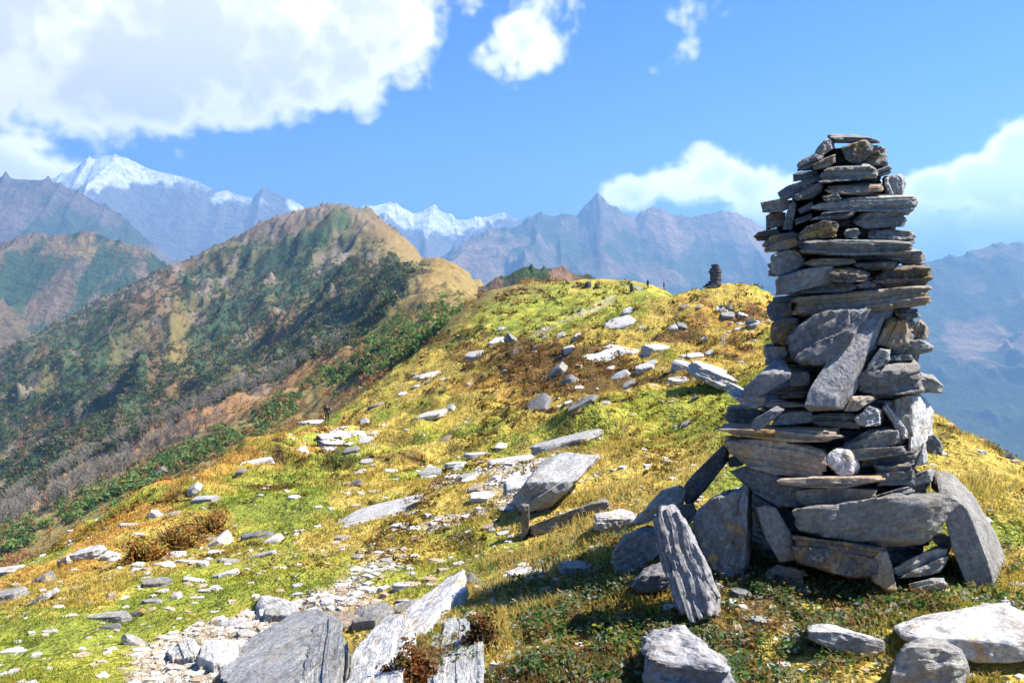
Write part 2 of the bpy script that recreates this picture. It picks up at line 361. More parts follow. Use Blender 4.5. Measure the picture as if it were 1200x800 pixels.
# ------------------------------------------------------------------ far ranges: height fields with ridges and gullies, each with its own back slope
FLOOR = -1250.
def mountain_range(name, sky, Y, depth_f, depth_b, seed, colf, nc=760, nf=190, nb=26, amp=.34, foot=FLOOR, wl=.14, jag=.012, sharp=.9):
    sky = np.array(sky, float)
    px = np.linspace(sky[0, 0], sky[-1, 0], nc)
    s = np.interp(px, sky[:, 0], sky[:, 1])
    rx, rz = ray(px, s)
    t = np.concatenate([-np.linspace(1, 0, nb, endpoint=False) ** 1.4, np.linspace(0, 1, nf) ** 1.35])
    T, RX = np.meshgrid(t, rx, indexing='ij'); _, ZC = np.meshgrid(t, EYE + rz * Y, indexing='ij')
    y = np.where(T >= 0, Y - T * depth_f, Y - T * depth_b); x = RX * Y * (1 + .0 * T)
    L = Y * wl
    wob = vn2(x / L * .6, y / L * .6, seed + 5)
    xx = x / L + .35 * wob; yy = y / L * .45
    rg = rid2(xx, yy + .15 * wob, 6, seed, .55)
    at = np.abs(T); prof = at ** sharp
    base = ZC + (foot - ZC) * prof
    h = np.maximum(ZC - foot, 200)
    env = np.minimum(1, at * 5) * (1 - at) ** .6
    z = base + h * amp * (rg - .38) * env + Y * jag * (rid2(x / L * 6, y / L * 3, 4, seed + 9) - .45) * np.exp(-at * 9)
    V = np.stack([x, y, z], -1)
    dzx = np.gradient(z, axis=1) / np.maximum(np.abs(np.gradient(x, axis=1)), 1e-3)
    dzy = np.gradient(z, axis=0) / np.where(np.abs(np.gradient(y, axis=0)) < 1e-3, 1e-3, np.gradient(y, axis=0))
    nz = 1 / np.sqrt(1 + dzx ** 2 + dzy ** 2)
    c = colf(x, y, z, T, rg, nz, *proj(x, y, z))
    me = mesh_np(name, V.reshape(-1, 3), quads=grid_quads(len(t), nc)[:, ::-1]); set_col(me, c.reshape(-1, 3))
    return obj(name, me, mountain_mat(name + ' rock', 10. / L, Y * .012), kind='structure')

def c_rock(x, y, z, T, rg, nz, px, py):
    n = fbm2(x / 700, y / 700, 5, 61); m = fbm2(x / 160, y / 160, 4, 63)
    c = np.zeros(x.shape + (3,)) + np.array((.17, .13, .10))
    c = lerp(c, (.30, .20, .13), sst(-.1, .5, n + .4 * rg)); c = lerp(c, (.07, .09, .05), sst(.0, .5, m - n + (py - 300) / 130.))
    return c
def snow_c(line, soft, seed, bare=(.20, .18, .18)):
    def f(x, y, z, T, rg, nz, px, py):
        m = fbm2(x / 420, y / 260, 5, seed)
        line_ = line(px) if callable(line) else line
        s = sst(-soft, soft, line_ - py + 26 * m + 14 * (rg - .4) + 30 * (nz - .72))
        c = np.zeros(x.shape + (3,)) + np.array(bare)
        c = lerp(c, (.25, .19, .15), sst(0, .5, fbm2(x / 900, y / 900, 4, seed + 3)))
        return lerp(c, (.88, .90, .93), s)
    return f
def c_hill(x, y, z, T, rg, nz, px, py):
    n = fbm2(x / 120, y / 160, 5, 71); m = fbm2(x / 40, y / 60, 4, 73)
    c = np.zeros(x.shape + (3,)) + np.array((.06, .095, .045))
    c = lerp(c, (.20, .14, .07), sst(-.1, .4, n + .3 * m)); c = lerp(c, (.26, .18, .13), sst(.1, .5, m - .2 * n) * .8)
    return lerp(c, (.36, .24, .10), np.clip(blob(px, py, 105, 288, 50, 14) * 1.3, 0, 1) * sst(-.4, .2, m))
def c_dark(x, y, z, T, rg, nz, px, py):
    n = fbm2(x / 18, y / 22, 4, 81)
    c = np.zeros(x.shape + (3,)) + np.array((.10, .085, .05))
    c = lerp(c, (.25, .15, .10), sst(-.1, .4, n)); return lerp(c, (.06, .09, .03), sst(.1, .5, -n + .3 * rg))

mountain_range('mountain_range', [(-420,190),(-250,230),(-120,190),(0,204),(50,207),(100,226),(130,243),(165,272),(200,300),(260,340),(330,400)], 5000, 3000, 2000, 101, c_rock, amp=.26)
mountain_range('snow_mountain', [(-200,230),(-60,215),(40,214),(84,199),(96,190),(104,184),(112,188),(122,183),(134,181),(148,183),(160,189),(172,196),(184,200),(205,206),(232,212),(252,224),(266,221),(280,227),(296,231),(309,219),(324,226),(345,237),(372,250),(420,275),(470,300)], 8200, 3000, 2200, 111, snow_c(lambda q: np.interp(q, [70, 110, 160, 250, 345], [216, 214, 216, 230, 246]), 6, 113), jag=.005, amp=.24)
mountain_range('snow_mountain', [(330,262),(380,246),(402,241),(420,244),(438,240),(457,234),(468,243),(484,248),(496,243),(505,238),(518,246),(534,256),(552,254),(566,256),(584,251),(592,248),(602,252),(625,262),(680,280),(760,300)], 9200, 3200, 2200, 121, snow_c(266, 6, 123), jag=.010, amp=.2)
mountain_range('mountain_range', [(400,345),(470,315),(520,296),(548,281),(575,268),(598,264),(618,256),(634,249),(648,252),(662,247),(676,250),(686,244),(694,234),(701,229),(709,234),(722,242),(744,251),(764,243),(775,239),(790,249),(812,252),(834,247),(846,243),(860,251),(884,262),(915,276),(960,296),(1010,312),(1080,340),(1200,380)], 6600, 3600, 2400, 131, c_rock, amp=.34, jag=.011)
mountain_range('mountain_range', [(960,352),(1030,326),(1075,309),(1098,300),(1130,296),(1164,288),(1195,285),(1230,276),(1300,262),(1390,280),(1500,250),(1640,270),(1800,300)], 5000, 2900, 2200, 141, c_rock, amp=.30)
mountain_range('hill', [(-330,330),(-200,300),(-90,310),(-30,292),(5,283),(34,271),(60,276),(100,270),(126,278),(158,287),(178,294),(196,310),(235,345),(290,400)], 2300, 1100, 700, 151, c_hill, foot=-620., amp=.42, wl=.11, jag=.006)
mountain_range('hill', [(560,338),(585,326),(603,315),(616,309),(634,313),(654,310),(670,317),(690,322),(712,332),(745,352),(800,380)], 560, 200, 160, 161, c_dark, nc=260, nf=90, foot=-170., amp=.4, wl=.10, jag=.008)
vx, vy = np.meshgrid(np.linspace(-26000, 26000, 120), np.linspace(-6000, 24000, 90))
vz = FLOOR - 40 + 60 * fbm2(vx / 1500, vy / 1500, 3, 171)
vm = mesh_np('valley_floor', np.stack([vx, vy, vz], -1).reshape(-1, 3), quads=grid_quads(90, 120))
set_col(vm, np.tile((.06, .08, .04), (len(vm.vertices), 1))); obj('valley_floor', vm, mountain_mat('valley', .004, 20.), kind='structure')
# ------------------------------------------------------------------ stones
_cube = {}
def cube_dirs(N):
    if N in _cube: return _cube[N]
    pts = {}; V = []; Q = []
    def vid(p):
        k = tuple(p)
        if k not in pts: pts[k] = len(V); V.append(p)
        return pts[k]
    for ax in range(3):
        for s in (0, N):
            b, c = (ax + 1) % 3, (ax + 2) % 3
            for i in range(N):
                for j in range(N):
                    q = []
                    for di, dj in ((0, 0), (1, 0), (1, 1), (0, 1)):
                        p = [0, 0, 0]; p[ax] = s; p[b] = i + di; p[c] = j + dj; q.append(vid(p))
                    Q.append(q if s else q[::-1])
    v = np.array(V, float) / N * 2 - 1
    v = np.tan(v * math.pi / 4 * .98)
    v = v / np.abs(v).max(1, keepdims=True)
    _cube[N] = (v, np.array(Q, np.int32)); return _cube[N]
def hull_planes(pts):
    b = bmesh.new()
    for p in pts: b.verts.new(p)
    bmesh.ops.convex_hull(b, input=b.verts[:])
    c = np.mean([v.co[:] for v in b.verts if v.link_faces], axis=0)
    pl = []
    for f in b.faces:
        f.normal_update(); n = np.array(f.normal[:]); d = float(np.dot(n, np.array(f.verts[0].co[:]) - c))
        if d < 0: n, d = -n, -d
        if d > 1e-4: pl.append((n, d))
    b.free()
    return c, np.array([p[0] for p in pl]), np.array([p[1] for p in pl])
def rock_mesh(name, pts, N=20, rough=1., seed=0, sharp=90, layers=1., axes=None, facets=14, fc=.86):
    """convex hull of PTS resampled, with split bedding on its edges and chipped, pitted faces. Returns mesh, centre, rotation"""
    pts = np.asarray(pts, float)
    c, n, d = hull_planes(pts)
    if axes is None:
        e, U = np.linalg.eigh(np.cov((pts - c).T)); U = U[:, ::-1]        # long, middle, thin
        if np.linalg.det(U) < 0: U[:, 1] *= -1
        if U[2, 2] < 0: U[:, 2] *= -1; U[:, 1] *= -1
    else: U = axes
    L = (pts - c) @ U; n = n @ U
    hd = np.maximum(np.abs(L).max(0), 1e-3)
    fr_ = np.random.default_rng(seed + 1000)
    m = fr_.normal(size=(facets, 3)) / hd; m /= np.linalg.norm(m, axis=1, keepdims=True)
    n = np.concatenate([n, m]); d = np.concatenate([d, (L @ m.T).max(0) * fr_.uniform(fc, .99, facets)])
    v, q = cube_dirs(N)
    u = v * hd; u = u / np.linalg.norm(u, axis=1, keepdims=True)
    dots = np.maximum(u @ n.T, 1e-6) / d[None]
    mx = dots.max(1)
    r = 1 / (mx * ((dots / mx[:, None]) ** sharp).sum(1) ** (1 / sharp))
    p = u * r[:, None] * 1.055
    size = float(hd.min()); big = float(hd.max()); s3 = seed * 13.7
    th = hd[2]
    lay = np.floor(p[:, 2] / th * 2.6 * max(1, layers) + .6 * vn3(p / (big * .5) + s3, seed) + s3)
    step = _h(lay.astype(np.int64), np.full(len(p), seed), np.zeros(len(p), int), 5)
    side = sst(.35, .9, np.hypot(p[:, 0] / hd[0], p[:, 1] / hd[1]))
    w = p / (big * .33) + s3
    chip = np.minimum(0, vn3(w * 1.0, seed + 1) + .15) * .10 + vn3(w * 2.3, seed + 2) * .03 + vn3(w * 5.5, seed + 3) * .02
    p = p * (1 + rough * (chip - .10 * layers * (step - .55) * side))[:, None]
    p = p + (u * (vn3(p / (size * .5) + s3, seed + 4) * size * .09 + vn3(p / (size * .2) + s3, seed + 6) * size * .055 + vn3(p / .035 + s3, seed + 7) * min(.006, size * .05) + vn3(p / .014 + s3, seed + 8) * min(.003, size * .03))[:, None]) * rough
    me = mesh_np(name, p, quads=q); me.set_sharp_from_angle(angle=R(28))
    return me, c, U
def place(o, c, U):
    m = Matrix([list(U[i]) + [c[i]] for i in range(3)] + [[0, 0, 0, 1]])
    o.matrix_world = m; return o
def rock_obj(name, pts, mat, label=None, cat='stone', group=None, parent=None, **kw):
    me, c, U = rock_mesh(name, pts, **kw)
    o = obj(name, me, M[mat])
    if parent is not None:
        o.parent = parent; c = c - np.array(parent.location)
    o.matrix_local = Matrix([list(U[i]) + [c[i]] for i in range(3)] + [[0, 0, 0, 1]])
    if parent is None: tag(o, label, cat, group)
    elif label: o['label'] = label
    return o
def hull2(p):
    p = sorted(map(tuple, p))
    def half(p):
        h = []
        for q in p:
            while len(h) > 1 and (h[-1][0] - h[-2][0]) * (q[1] - h[-2][1]) - (h[-1][1] - h[-2][1]) * (q[0] - h[-2][0]) <= 0: h.pop()
            h.append(q)
        return h[:-1]
    return half(p) + half(p[::-1])
def clip(poly, f):
    """keep the side of the polygon where f >= 0"""
    out = []
    for a, b in zip(poly, poly[1:] + poly[:1]):
        fa, fb = f(a), f(b)
        if fa >= 0: out.append(a)
        if fa * fb < 0: t = fa / (fa - fb); out.append((a[0] + t * (b[0] - a[0]), a[1] + t * (b[1] - a[1])))
    return out
def prism(poly, Y, D, top=0., right=0., left=0., inset=.05, lean=0.):
    """points of a stone whose outline was measured in the photograph (px), front face at Y metres, D metres deep.
    top / right / left: how far (px) the front face stops short of the outline, so that the upper or side face turns to view"""
    poly = [tuple(q) for q in hull2(poly)]
    cx = np.mean([q[0] for q in poly]); cy = np.mean([q[1] for q in poly])
    y0 = min(q[1] for q in poly); x1 = max(q[0] for q in poly); x0 = min(q[0] for q in poly)
    fr = [(cx + (a - cx) * (1 - inset), cy + (b - cy) * (1 - inset)) for a, b in poly]
    def cut(pl, f):
        r = clip(pl, f); return r if len(r) > 2 else pl
    if top: fr = cut(fr, lambda q: q[1] - (y0 + top))
    if right: fr = cut(fr, lambda q: (x1 - right) - q[0])
    if left: fr = cut(fr, lambda q: q[0] - (x0 + left))
    dy = lambda b: lean * (cy - b) / 200.
    A = [P(a, b, Y + dy(b)) for a, b in fr]
    k = .25 if not (top or right or left) else .55
    B = [P(a, b, Y + D * k + dy(b)) for a, b in poly]
    Cc = [P(cx + (a - cx) * .90, cy + (b - cy) * .86 + 1, Y + D + dy(b)) for a, b in poly]
    return np.array(A + B + Cc)

# ------------------------------------------------------------------ the big cairn, traced stone by stone
C1 = lambda p: [(820 + x / 3.81, 140 + y / 3.81) for x, y in p]
C2 = lambda p: [(820 + x / 3.81, 330 + y / 3.81) for x, y in p]
C3 = lambda p: [(700 + x / 2.665, 500 + y / 2.665) for x, y in p]
C4 = lambda p: [(940 + x / 2.665, 500 + y / 2.665) for x, y in p]
YC = 4.78
def axis_x(py): return float(np.interp(py, [150, 300, 500, 680], [992, 985, 985, 985]))
def radius(py): return float(np.interp(py, [150, 200, 330, 480, 560, 680], [.25, .40, .50, .56, .62, .74]))
# crop, outline, tone, dict(top, right, left, dY, D, label)
ST = [
 (C1, [(575,75),(590,65),(700,68),(800,92),(803,108),(760,106),(600,104)], 'grey', dict(top=4, dY=.02, D=.34, label='thin capstone laid flat across the top')),
 (C1, [(520,130),(560,90),(597,95),(602,130),(540,168),(516,160)], 'slate', dict(D=.4)),
 (C1, [(440,200),(450,183),(520,150),(553,165),(532,207),(500,226),(440,226)], 'slate', {}),
 (C1, [(503,207),(540,180),(602,155),(608,192),(560,218),(508,230)], 'grey', dict(dY=-.03, top=2)),
 (C1, [(628,130),(740,88),(772,130),(746,172),(692,203),(658,180)], 'slate', dict(dY=-.02, label='angular blue grey block wedged under the capstone')),
 (C1, [(752,147),(800,140),(808,160),(790,174),(758,170)], 'ochre', dict(dY=.05)),
 (C1, [(420,247),(440,235),(525,230),(532,252),(490,267),(420,277)], 'slate', {}),
 (C1, [(537,227),(560,215),(750,198),(792,232),(792,262),(700,270),(540,284)], 'grey', dict(dY=-.03, top=3, label='pale grey block near the top of the stack')),
 (C1, [(788,227),(840,206),(854,214),(852,240),(798,258)], 'slate', dict(dY=.06)),
 (C1, [(818,265),(880,245),(906,254),(917,290),(906,332),(828,333)], 'grey', dict(dY=.03, right=3)),
 (C1, [(348,326),(390,298),(470,273),(542,248),(547,292),(470,314),(430,343),(363,364)], 'slate', dict(label='dark slab sloping down to the outer edge')),
 (C1, [(418,352),(470,290),(540,285),(552,322),(500,358),(438,364)], 'slate', dict(dY=-.02)),
 (C1, [(558,317),(590,290),(720,283),(822,288),(827,317),(730,338),(600,334)], 'tan', dict(dY=-.02, top=4)),
 (C1, [(276,372),(360,355),(402,363),(397,397),(360,414),(281,414)], 'slate', dict(dY=-.12)),
 (C1, [(393,402),(415,358),(430,380),(412,502),(363,502)], 'grey', dict(dY=-.06, label='thin grey stone standing on its edge')),
 (C1, [(546,342),(622,328),(631,362),(558,376)], 'slate', dict(dY=-.03)),
 (C1, [(498,402),(540,376),(700,346),(850,335),(952,338),(960,370),(932,414),(880,414),(560,408)], 'grey', dict(dY=-.03, top=3, right=4, label='long grey bar across the upper stack')),
 (C1, [(298,432),(320,418),(382,416),(380,472),(298,490)], 'slate', dict(dY=-.1)),
 (C1, [(438,402),(500,368),(514,395),(450,424)], 'slate', dict(dY=-.04)),
 (C1, [(423,447),(500,418),(503,442),(430,473)], 'slate', dict(dY=-.03)),
 (C1, [(488,452),(560,413),(690,403),(698,420),(660,443),(560,448)], 'slate', dict(dY=-.03, top=2)),
 (C1, [(680,452),(720,418),(900,410),(920,450),(906,477),(750,488),(688,478)], 'slate', dict(dY=-.01, right=3)),
 (C1, [(246,522),(265,503),(340,488),(362,510),(340,538),(258,541)], 'slate', dict(dY=-.16)),
 (C1, [(281,557),(320,518),(380,508),(432,498),(442,522),(330,563),(288,571)], 'slate', dict(dY=-.12)),
 (C1, [(290,582),(330,548),(430,528),(442,557),(400,584),(298,592)], 'grey', dict(dY=-.1)),
 (C1, [(438,510),(480,478),(580,442),(618,458),(607,524),(520,534),(450,540)], 'ochre', dict(dY=-.05, label='rounded stone crusted with orange lichen')),
 (C1, [(638,510),(660,488),(700,486),(723,505),(700,530),(648,530)], 'grey', dict(dY=.0)),
 (C1, [(738,497),(780,486),(940,498),(960,515),(942,535),(760,535)], 'grey', dict(top=2)),
 (C1, [(438,570),(470,533),(600,530),(920,542),(944,570),(900,603),(600,608),(478,598)], 'grey', dict(dY=-.06, top=3, label='long pale grey beam stone in the middle of the stack')),
 (C1, [(870,600),(930,573),(990,588),(1004,610),(1002,640),(960,653),(866,636)], 'grey', dict(dY=.08, top=4, right=4)),
 (C1, [(323,612),(345,588),(432,588),(468,620),(463,662),(380,694),(323,687)], 'slate', dict(dY=-.06)),
 (C1, [(463,642),(500,623),(600,613),(687,623),(687,647),(500,664)], 'grey', dict(dY=-.02, top=2)),
 (C1, [(688,637),(850,625),(870,640),(862,670),(740,672),(686,655)], 'slate', dict(dY=.0, top=2)),
 (C1, [(343,707),(480,663),(602,653),(602,727),(520,733),(410,773),(343,783)], 'slate', dict(dY=-.04)),
 (C1, [(578,692),(620,653),(720,668),(752,690),(742,722),(600,731)], 'ochre', dict(dY=-.05, top=3, label='flat stone with a bright orange lichen edge')),
 (C1, [(768,700),(850,663),(940,646),(1027,663),(1030,707),(1000,743),(800,751)], 'ochre', dict(dY=.02, top=5, right=3)),
 (C1, [(430,775),(520,738),(680,730),(705,752),(640,775)], 'slate', dict(dY=.02)),
 (C1, [(698,737),(750,720),(784,735),(772,755),(708,756)], 'grey', dict(dY=.02)),
 (C2, [(418,87),(430,68),(760,48),(1000,16),(1017,30),(1017,112),(860,125),(700,133),(418,168)], 'grey', dict(dY=-.02, top=3, right=3, label='broad grey block with rust spots above the leaning slab')),
 (C2, [(296,110),(330,93),(412,88),(418,168),(380,180),(318,173)], 'slate', dict(dY=-.02, right=0)),
 (C2, [(320,190),(345,173),(445,163),(450,242),(400,288),(328,288)], 'slate', dict(dY=-.03)),
 (C2, [(290,295),(392,288),(397,332),(360,353),(297,369)], 'slate', dict(dY=-.05)),
 (C2, [(398,250),(458,188),(510,148),(742,95),(750,130),(700,205),(650,305),(560,373),(470,373),(418,332)], 'mauve', dict(dY=-.10, top=8, D=.3, label='large pale round-edged slab behind the leaning slab')),
 (C2, [(790,280),(850,148),(937,173),(943,272),(870,295)], 'tan', dict(dY=-.02, top=9, right=5)),
 (C2, [(855,127),(970,120),(980,157),(900,170)], 'slate', dict(dY=.03)),
 (C2, [(940,202),(985,168),(1022,215),(1018,252),(940,264)], 'grey', dict(dY=.07, right=3)),
 (C2, [(850,302),(975,253),(1037,290),(1033,312),(960,326),(860,319)], 'grey', dict(dY=.04, top=3)),
 (C2, [(735,405),(800,298),(852,295),(848,352),(772,410)], 'pale', dict(dY=-.06, top=3, label='small pale wedge tucked beside the leaning slab')),
 (C2, [(840,330),(948,325),(948,352),(850,356)], 'slate', dict(dY=.02)),
 (C2, [(695,497),(720,408),(800,358),(942,343),(972,385),(993,492),(850,503)], 'slate', dict(dY=-.05, top=15, label='dark wedge with a bright upper face')),
 (C2, [(965,405),(1042,418),(1083,465),(1077,492),(980,494)], 'grey', dict(dY=.05, top=8)),
 (C2, [(398,432),(410,403),(482,396),(503,430),(482,463),(403,465)], 'grey', dict(dY=-.05, right=4, top=2)),
 (C2, [(330,482),(400,465),(490,463),(490,512),(370,523)], 'slate', dict(dY=.02)),
 (C2, [(258,549),(330,527),(473,537),(472,563),(300,564)], 'pale', dict(dY=-.04, top=3)),
 (C2, [(113,602),(130,558),(200,546),(283,578),(264,628),(150,643)], 'grey', dict(dY=-.12, top=5)),
 (C2, [(320,642),(375,573),(490,565),(513,600),(508,628),(380,641)], 'grey', dict(dY=-.06, top=4)),
 (C2, [(498,600),(560,583),(690,578),(703,653),(515,645)], 'slate', dict(dY=.0, top=3)),
 (C2, [(688,612),(750,548),(817,573),(818,622),(790,643),(698,643)], 'pale', dict(dY=-.06, right=5)),
 (C2, [(640,575),(690,503),(786,495),(790,522),(702,577),(650,580)], 'tan', dict(dY=-.08, top=6)),
 (C2, [(78,652),(110,630),(250,663),(400,668),(622,653),(622,692),(560,715),(360,715),(148,682)], 'grey', dict(dY=-.14, top=8, D=.55, label='wide thin slab jutting out sideways')),
 (C2, [(812,560),(833,546),(934,670),(934,697),(905,698)], 'pale', dict(dY=-.08, right=5)),
 (C2, [(810,545),(950,498),(952,692),(850,622)], 'slate', dict(dY=.06)),
 (C2, [(944,500),(1010,518),(1042,580),(1037,682),(980,763),(930,763),(944,690)], 'pale', dict(dY=.02, right=22, top=6, label='pale upright block on the sunlit flank')),
 (C2, [(1010,690),(1050,683),(1083,730),(1081,772),(1012,752)], 'slate', dict(dY=.08)),
 (C2, [(640,720),(690,698),(780,648),(882,640),(893,722),(740,758),(640,765)], 'grey', dict(dY=-.02, top=5, right=3)),
 (C2, [(630,752),(910,733),(918,768),(740,798),(630,793)], 'grey', dict(dY=-.02, top=2)),
 (C3, [(415,30),(520,38),(640,53),(712,75),(712,172),(610,168),(480,128),(418,82)], 'grey', dict(dY=-.12, top=5, D=.5, label='big blotched grey block under the wide slab')),
 (C4, [(-75,155),(0,158),(100,163),(240,148),(247,168),(140,193),(0,188),(-60,180)], 'tan', dict(dY=-.14, top=4, D=.5)),
 (C4, [(225,122),(340,113),(347,182),(235,183)], 'slate', dict(dY=-.04)),
 (C4, [(345,90),(385,53),(393,110),(348,124)], 'pale', dict(dY=.0, right=6)),
 (C4, [(180,90),(350,75),(350,120),(180,130)], 'slate', dict(dY=.04)),
 (C4, [(343,150),(412,128),(415,168),(346,184)], 'grey', dict(dY=.02, right=6, top=3)),
 (C3, [(420,142),(480,118),(612,168),(692,188),(692,243),(560,253),(488,203)], 'slate', dict(dY=-.10, D=.5)),
 (C4, [(-20,195),(120,188),(222,198),(224,248),(60,258),(-20,250)], 'slate', dict(dY=-.05)),
 (C4, [(225,217),(330,183),(348,200),(343,228),(235,250)], 'slate', dict(dY=-.04)),
 (C4, [(-22,262),(60,250),(195,252),(340,208),(474,212),(448,262),(408,342),(377,365),(200,370),(60,345),(-10,325)], 'grey', dict(dY=-.16, top=9, right=30, D=.6, label='long foundation block with a sunlit speckled face')),
 (C4, [(-30,340),(0,343),(200,368),(244,378),(232,473),(120,464),(-20,425)], 'slate', dict(dY=-.12, D=.6)),
 (C4, [(290,440),(400,378),(458,373),(453,412),(432,453),(380,468),(298,468)], 'grey', dict(dY=.0, top=3)),
 (C4, [(330,490),(440,463),(454,500),(412,533),(345,523)], 'grey', dict(dY=-.06, top=4)),
 (C4, [(405,347),(440,333),(478,355),(473,372),(428,373)], 'pale', dict(dY=-.10, top=5)),
]
base = hit(985, 690)
cairn = empty('stone_cairn', (float(P(985, 690, YC)[0]), YC, float(Hz(P(985, 690, YC)[0], YC))), 'tall dry-stacked cairn of dark slate and grey slabs beside the ridge path', 'cairn')
for i, (C, poly, tone, o) in enumerate(ST):
    if tone == 'slate' and i % 4 == 1: tone = 'grey'
    if tone == 'grey' and i % 7 == 3: tone = 'tan'
    if tone == 'slate' and i % 9 == 4: tone = 'ochre'
    pl = C(poly); cx = np.mean([p[0] for p in pl]); cy_ = np.mean([p[1] for p in pl])
    Rr = radius(cy_); xs = np.array([p[0] for p in pl]); dx = (min(np.abs(xs - axis_x(cy_)).min(), abs(cx - axis_x(cy_))) * .5 + abs(cx - axis_x(cy_)) * .5) / F * YC
    Y = YC - math.sqrt(max(Rr * Rr - dx * dx, .08 * Rr * Rr)) + o.get('dY', 0)
    D = o.get('D', .36 + .10 * (i % 3))
    pp = prism(pl, Y, D, o.get('top', 0), o.get('right', 0), o.get('left', 0), lean=.04 * ((i * 7) % 5 - 2))
    rock_obj('stone', pp, tone, o.get('label'), parent=cairn, N=30, seed=i + 1, rough=1.0, layers=1.25)
# heart of the stack: broad flat courses behind the facing stones, and the stones of its far side
zb = float(cairn.location.z) - .15; k = 0
z = zb
while z < 2.30:
    t = .075 + .05 * ((k * 37) % 11) / 11
    py = 400 - F * math.tan(math.atan((z - EYE) / (YC - .1)) + PITCH)
    rr = radius(py) * .80; cxw = float(P(axis_x(py), 400, YC)[0]) + .03 * math.sin(k * 2.1)
    n = 9
    a = np.linspace(0, 2 * math.pi, n, endpoint=False) + k
    rad = rr * (.85 + .2 * rng.random(n))
    if z > 2.05: rad *= .7
    xy = np.stack([cxw + np.cos(a) * rad, YC + .02 + np.sin(a) * rad * .95], -1)
    pts = np.concatenate([np.c_[xy * 1 + 0, np.full(n, z)], np.c_[xy, np.full(n, z + t - .006)]])
    rock_obj('stone', pts, 'slate', None, parent=cairn, N=12, seed=200 + k, rough=.6)
    z += t; k += 1

# ------------------------------------------------------------------ loose stones leaning on the cairn and lying about its foot: things of their own
def loose(C, poly, tone, label, Y=None, D=.25, group=None, name='stone', cat='stone', **kw):
    pl = C(poly) if C else poly; dy_ = kw.pop('dY', 0)
    if Y is None:
        lx, ly = max(pl, key=lambda q: q[1]); Y = float(hit(lx, ly)[1]) + dy_
    pr = {q: kw.pop(q) for q in ('top', 'right', 'left', 'inset', 'lean') if q in kw}
    kw.setdefault('N', 34); kw.setdefault('rough', .8)
    return rock_obj(name, prism(pl, Y, D, **pr), tone, label, cat, group, **kw)
Yf = YC - .62
# the long slab leaning against the face: a dark broad side towards the camera, a sunlit narrow side
q = lambda x, y, Y: P(820 + x / 3.81, 330 + y / 3.81, Y)
slab = np.array([q(475,545,Yf-.10), q(500,470,Yf-.08), q(738,112,Yf+.16), q(842,97,Yf+.17), q(612,512,Yf-.11), q(606,548,Yf-.115),
                 q(860,150,Yf+.30), q(662,553,Yf+.03), q(636,562,Yf-.02), q(740,118,Yf+.34), q(500,570,Yf+.0), q(480,556,Yf-.06), q(855,104,Yf+.26)])
rock_obj('slab', slab, 'mauve', 'long grey slab leaning diagonally across the front of the tall cairn', 'stone', N=56, seed=301, rough=.22, layers=.3, sharp=160, facets=0)
loose(C2, [(193,522),(203,470),(340,348),(372,348),(412,405),(402,432),(300,493),(230,533)], 'mauve', 'pale tilted block perched on the ledge of the tall cairn', Y=Yf-.05, D=.3, top=17, left=0, seed=302, rough=.35, sharp=120, facets=4)
loose(C2, [(125,492),(160,478),(240,498),(292,515),(285,557),(230,563),(185,545)], 'pale', 'thin pale plate under the tilted block of the tall cairn', Y=Yf+.02, D=.3, top=10, seed=303)
loose(C2, [(228,642),(245,613),(340,556),(377,570),(280,653),(248,668)], 'mauve', 'small grey stick-shaped stone lying slanted on the jutting cairn slab', Y=Yf-.22, D=.10, top=6, seed=304, N=24)
loose(C4, [(68,100),(110,58),(152,68),(185,125),(167,153),(113,158)], 'pale', 'small pale rounded stone tucked into a gap of the cairn front', Y=Yf-.06, D=.18, right=10, top=6, seed=305, sharp=16, N=28)
loose(C4, [(205,430),(240,388),(267,388),(297,502),(280,522),(220,482)], 'tan', 'small upright splinter with one sunlit edge at the cairn foot', Y=Yf-.20, D=.12, right=16, seed=306)
s = C4([(440,240),(475,228),(520,262),(612,505),(622,545),(545,556),(478,395)]); e = C4([(418,142),(467,153),(532,220),(602,340),(655,480),(642,545),(622,548)])
rock_obj('slab', np.array([P(a, b, 4.22) for a, b in s] + [P(a, b, 4.62) for a, b in e] + [P(a + 2, b, 4.75) for a, b in e[1:5]]), 'grey', 'tall curved slab leaning on the sunny flank of the big cairn', 'stone', N=50, seed=307, rough=.3, layers=.4, sharp=120, facets=5)
loose(C4, [(400,150),(425,146),(470,215),(432,218),(405,190)], 'grey', 'dark stub of stone between cairn and tall curved slab', Y=4.70, D=.2, seed=308, N=24)
loose(C4, [(298,627),(380,588),(590,546),(642,548),(700,590),(800,640),(800,722),(600,742),(540,737),(500,702),(400,662),(328,667)], 'pale', 'large flat-topped pale boulder in the lower corner before the cairn', dY=-.05, D=.6, top=44, seed=309, N=48, rough=.6)
loose(C4, [(298,722),(330,680),(400,658),(492,700),(522,780),(500,850),(270,850)], 'grey', 'rough grey boulder against the large flat-topped pale boulder', D=.4, top=12, right=10, seed=310, N=44)
loose(C4, [(18,620),(60,610),(140,648),(252,664),(252,702),(180,727),(100,702),(28,662)], 'pale', 'low pale stone half sunk in the plants before the cairn', D=.3, top=12, seed=311)
loose(C4, [(638,480),(693,473),(770,500),(790,600),(690,570)], 'pale', 'pale stone beside the foot of the tall curved slab', Y=4.25, D=.4, top=8, seed=312)
loose(C3, [(273,182),(300,148),(390,60),(412,68),(410,102),(340,193),(290,248),(273,227)], 'slate', 'narrow dark slab tilted like a ramp towards the cairn', Y=4.5, D=.22, right=5, top=2, seed=313, rough=.5)
loose(C3, [(108,302),(150,258),(200,198),(255,185),(272,200),(264,252),(210,277),(140,302)], 'tan', 'sandy orange slab on top of the pile of fallen stones', Y=4.36, D=.3, top=24, seed=314)
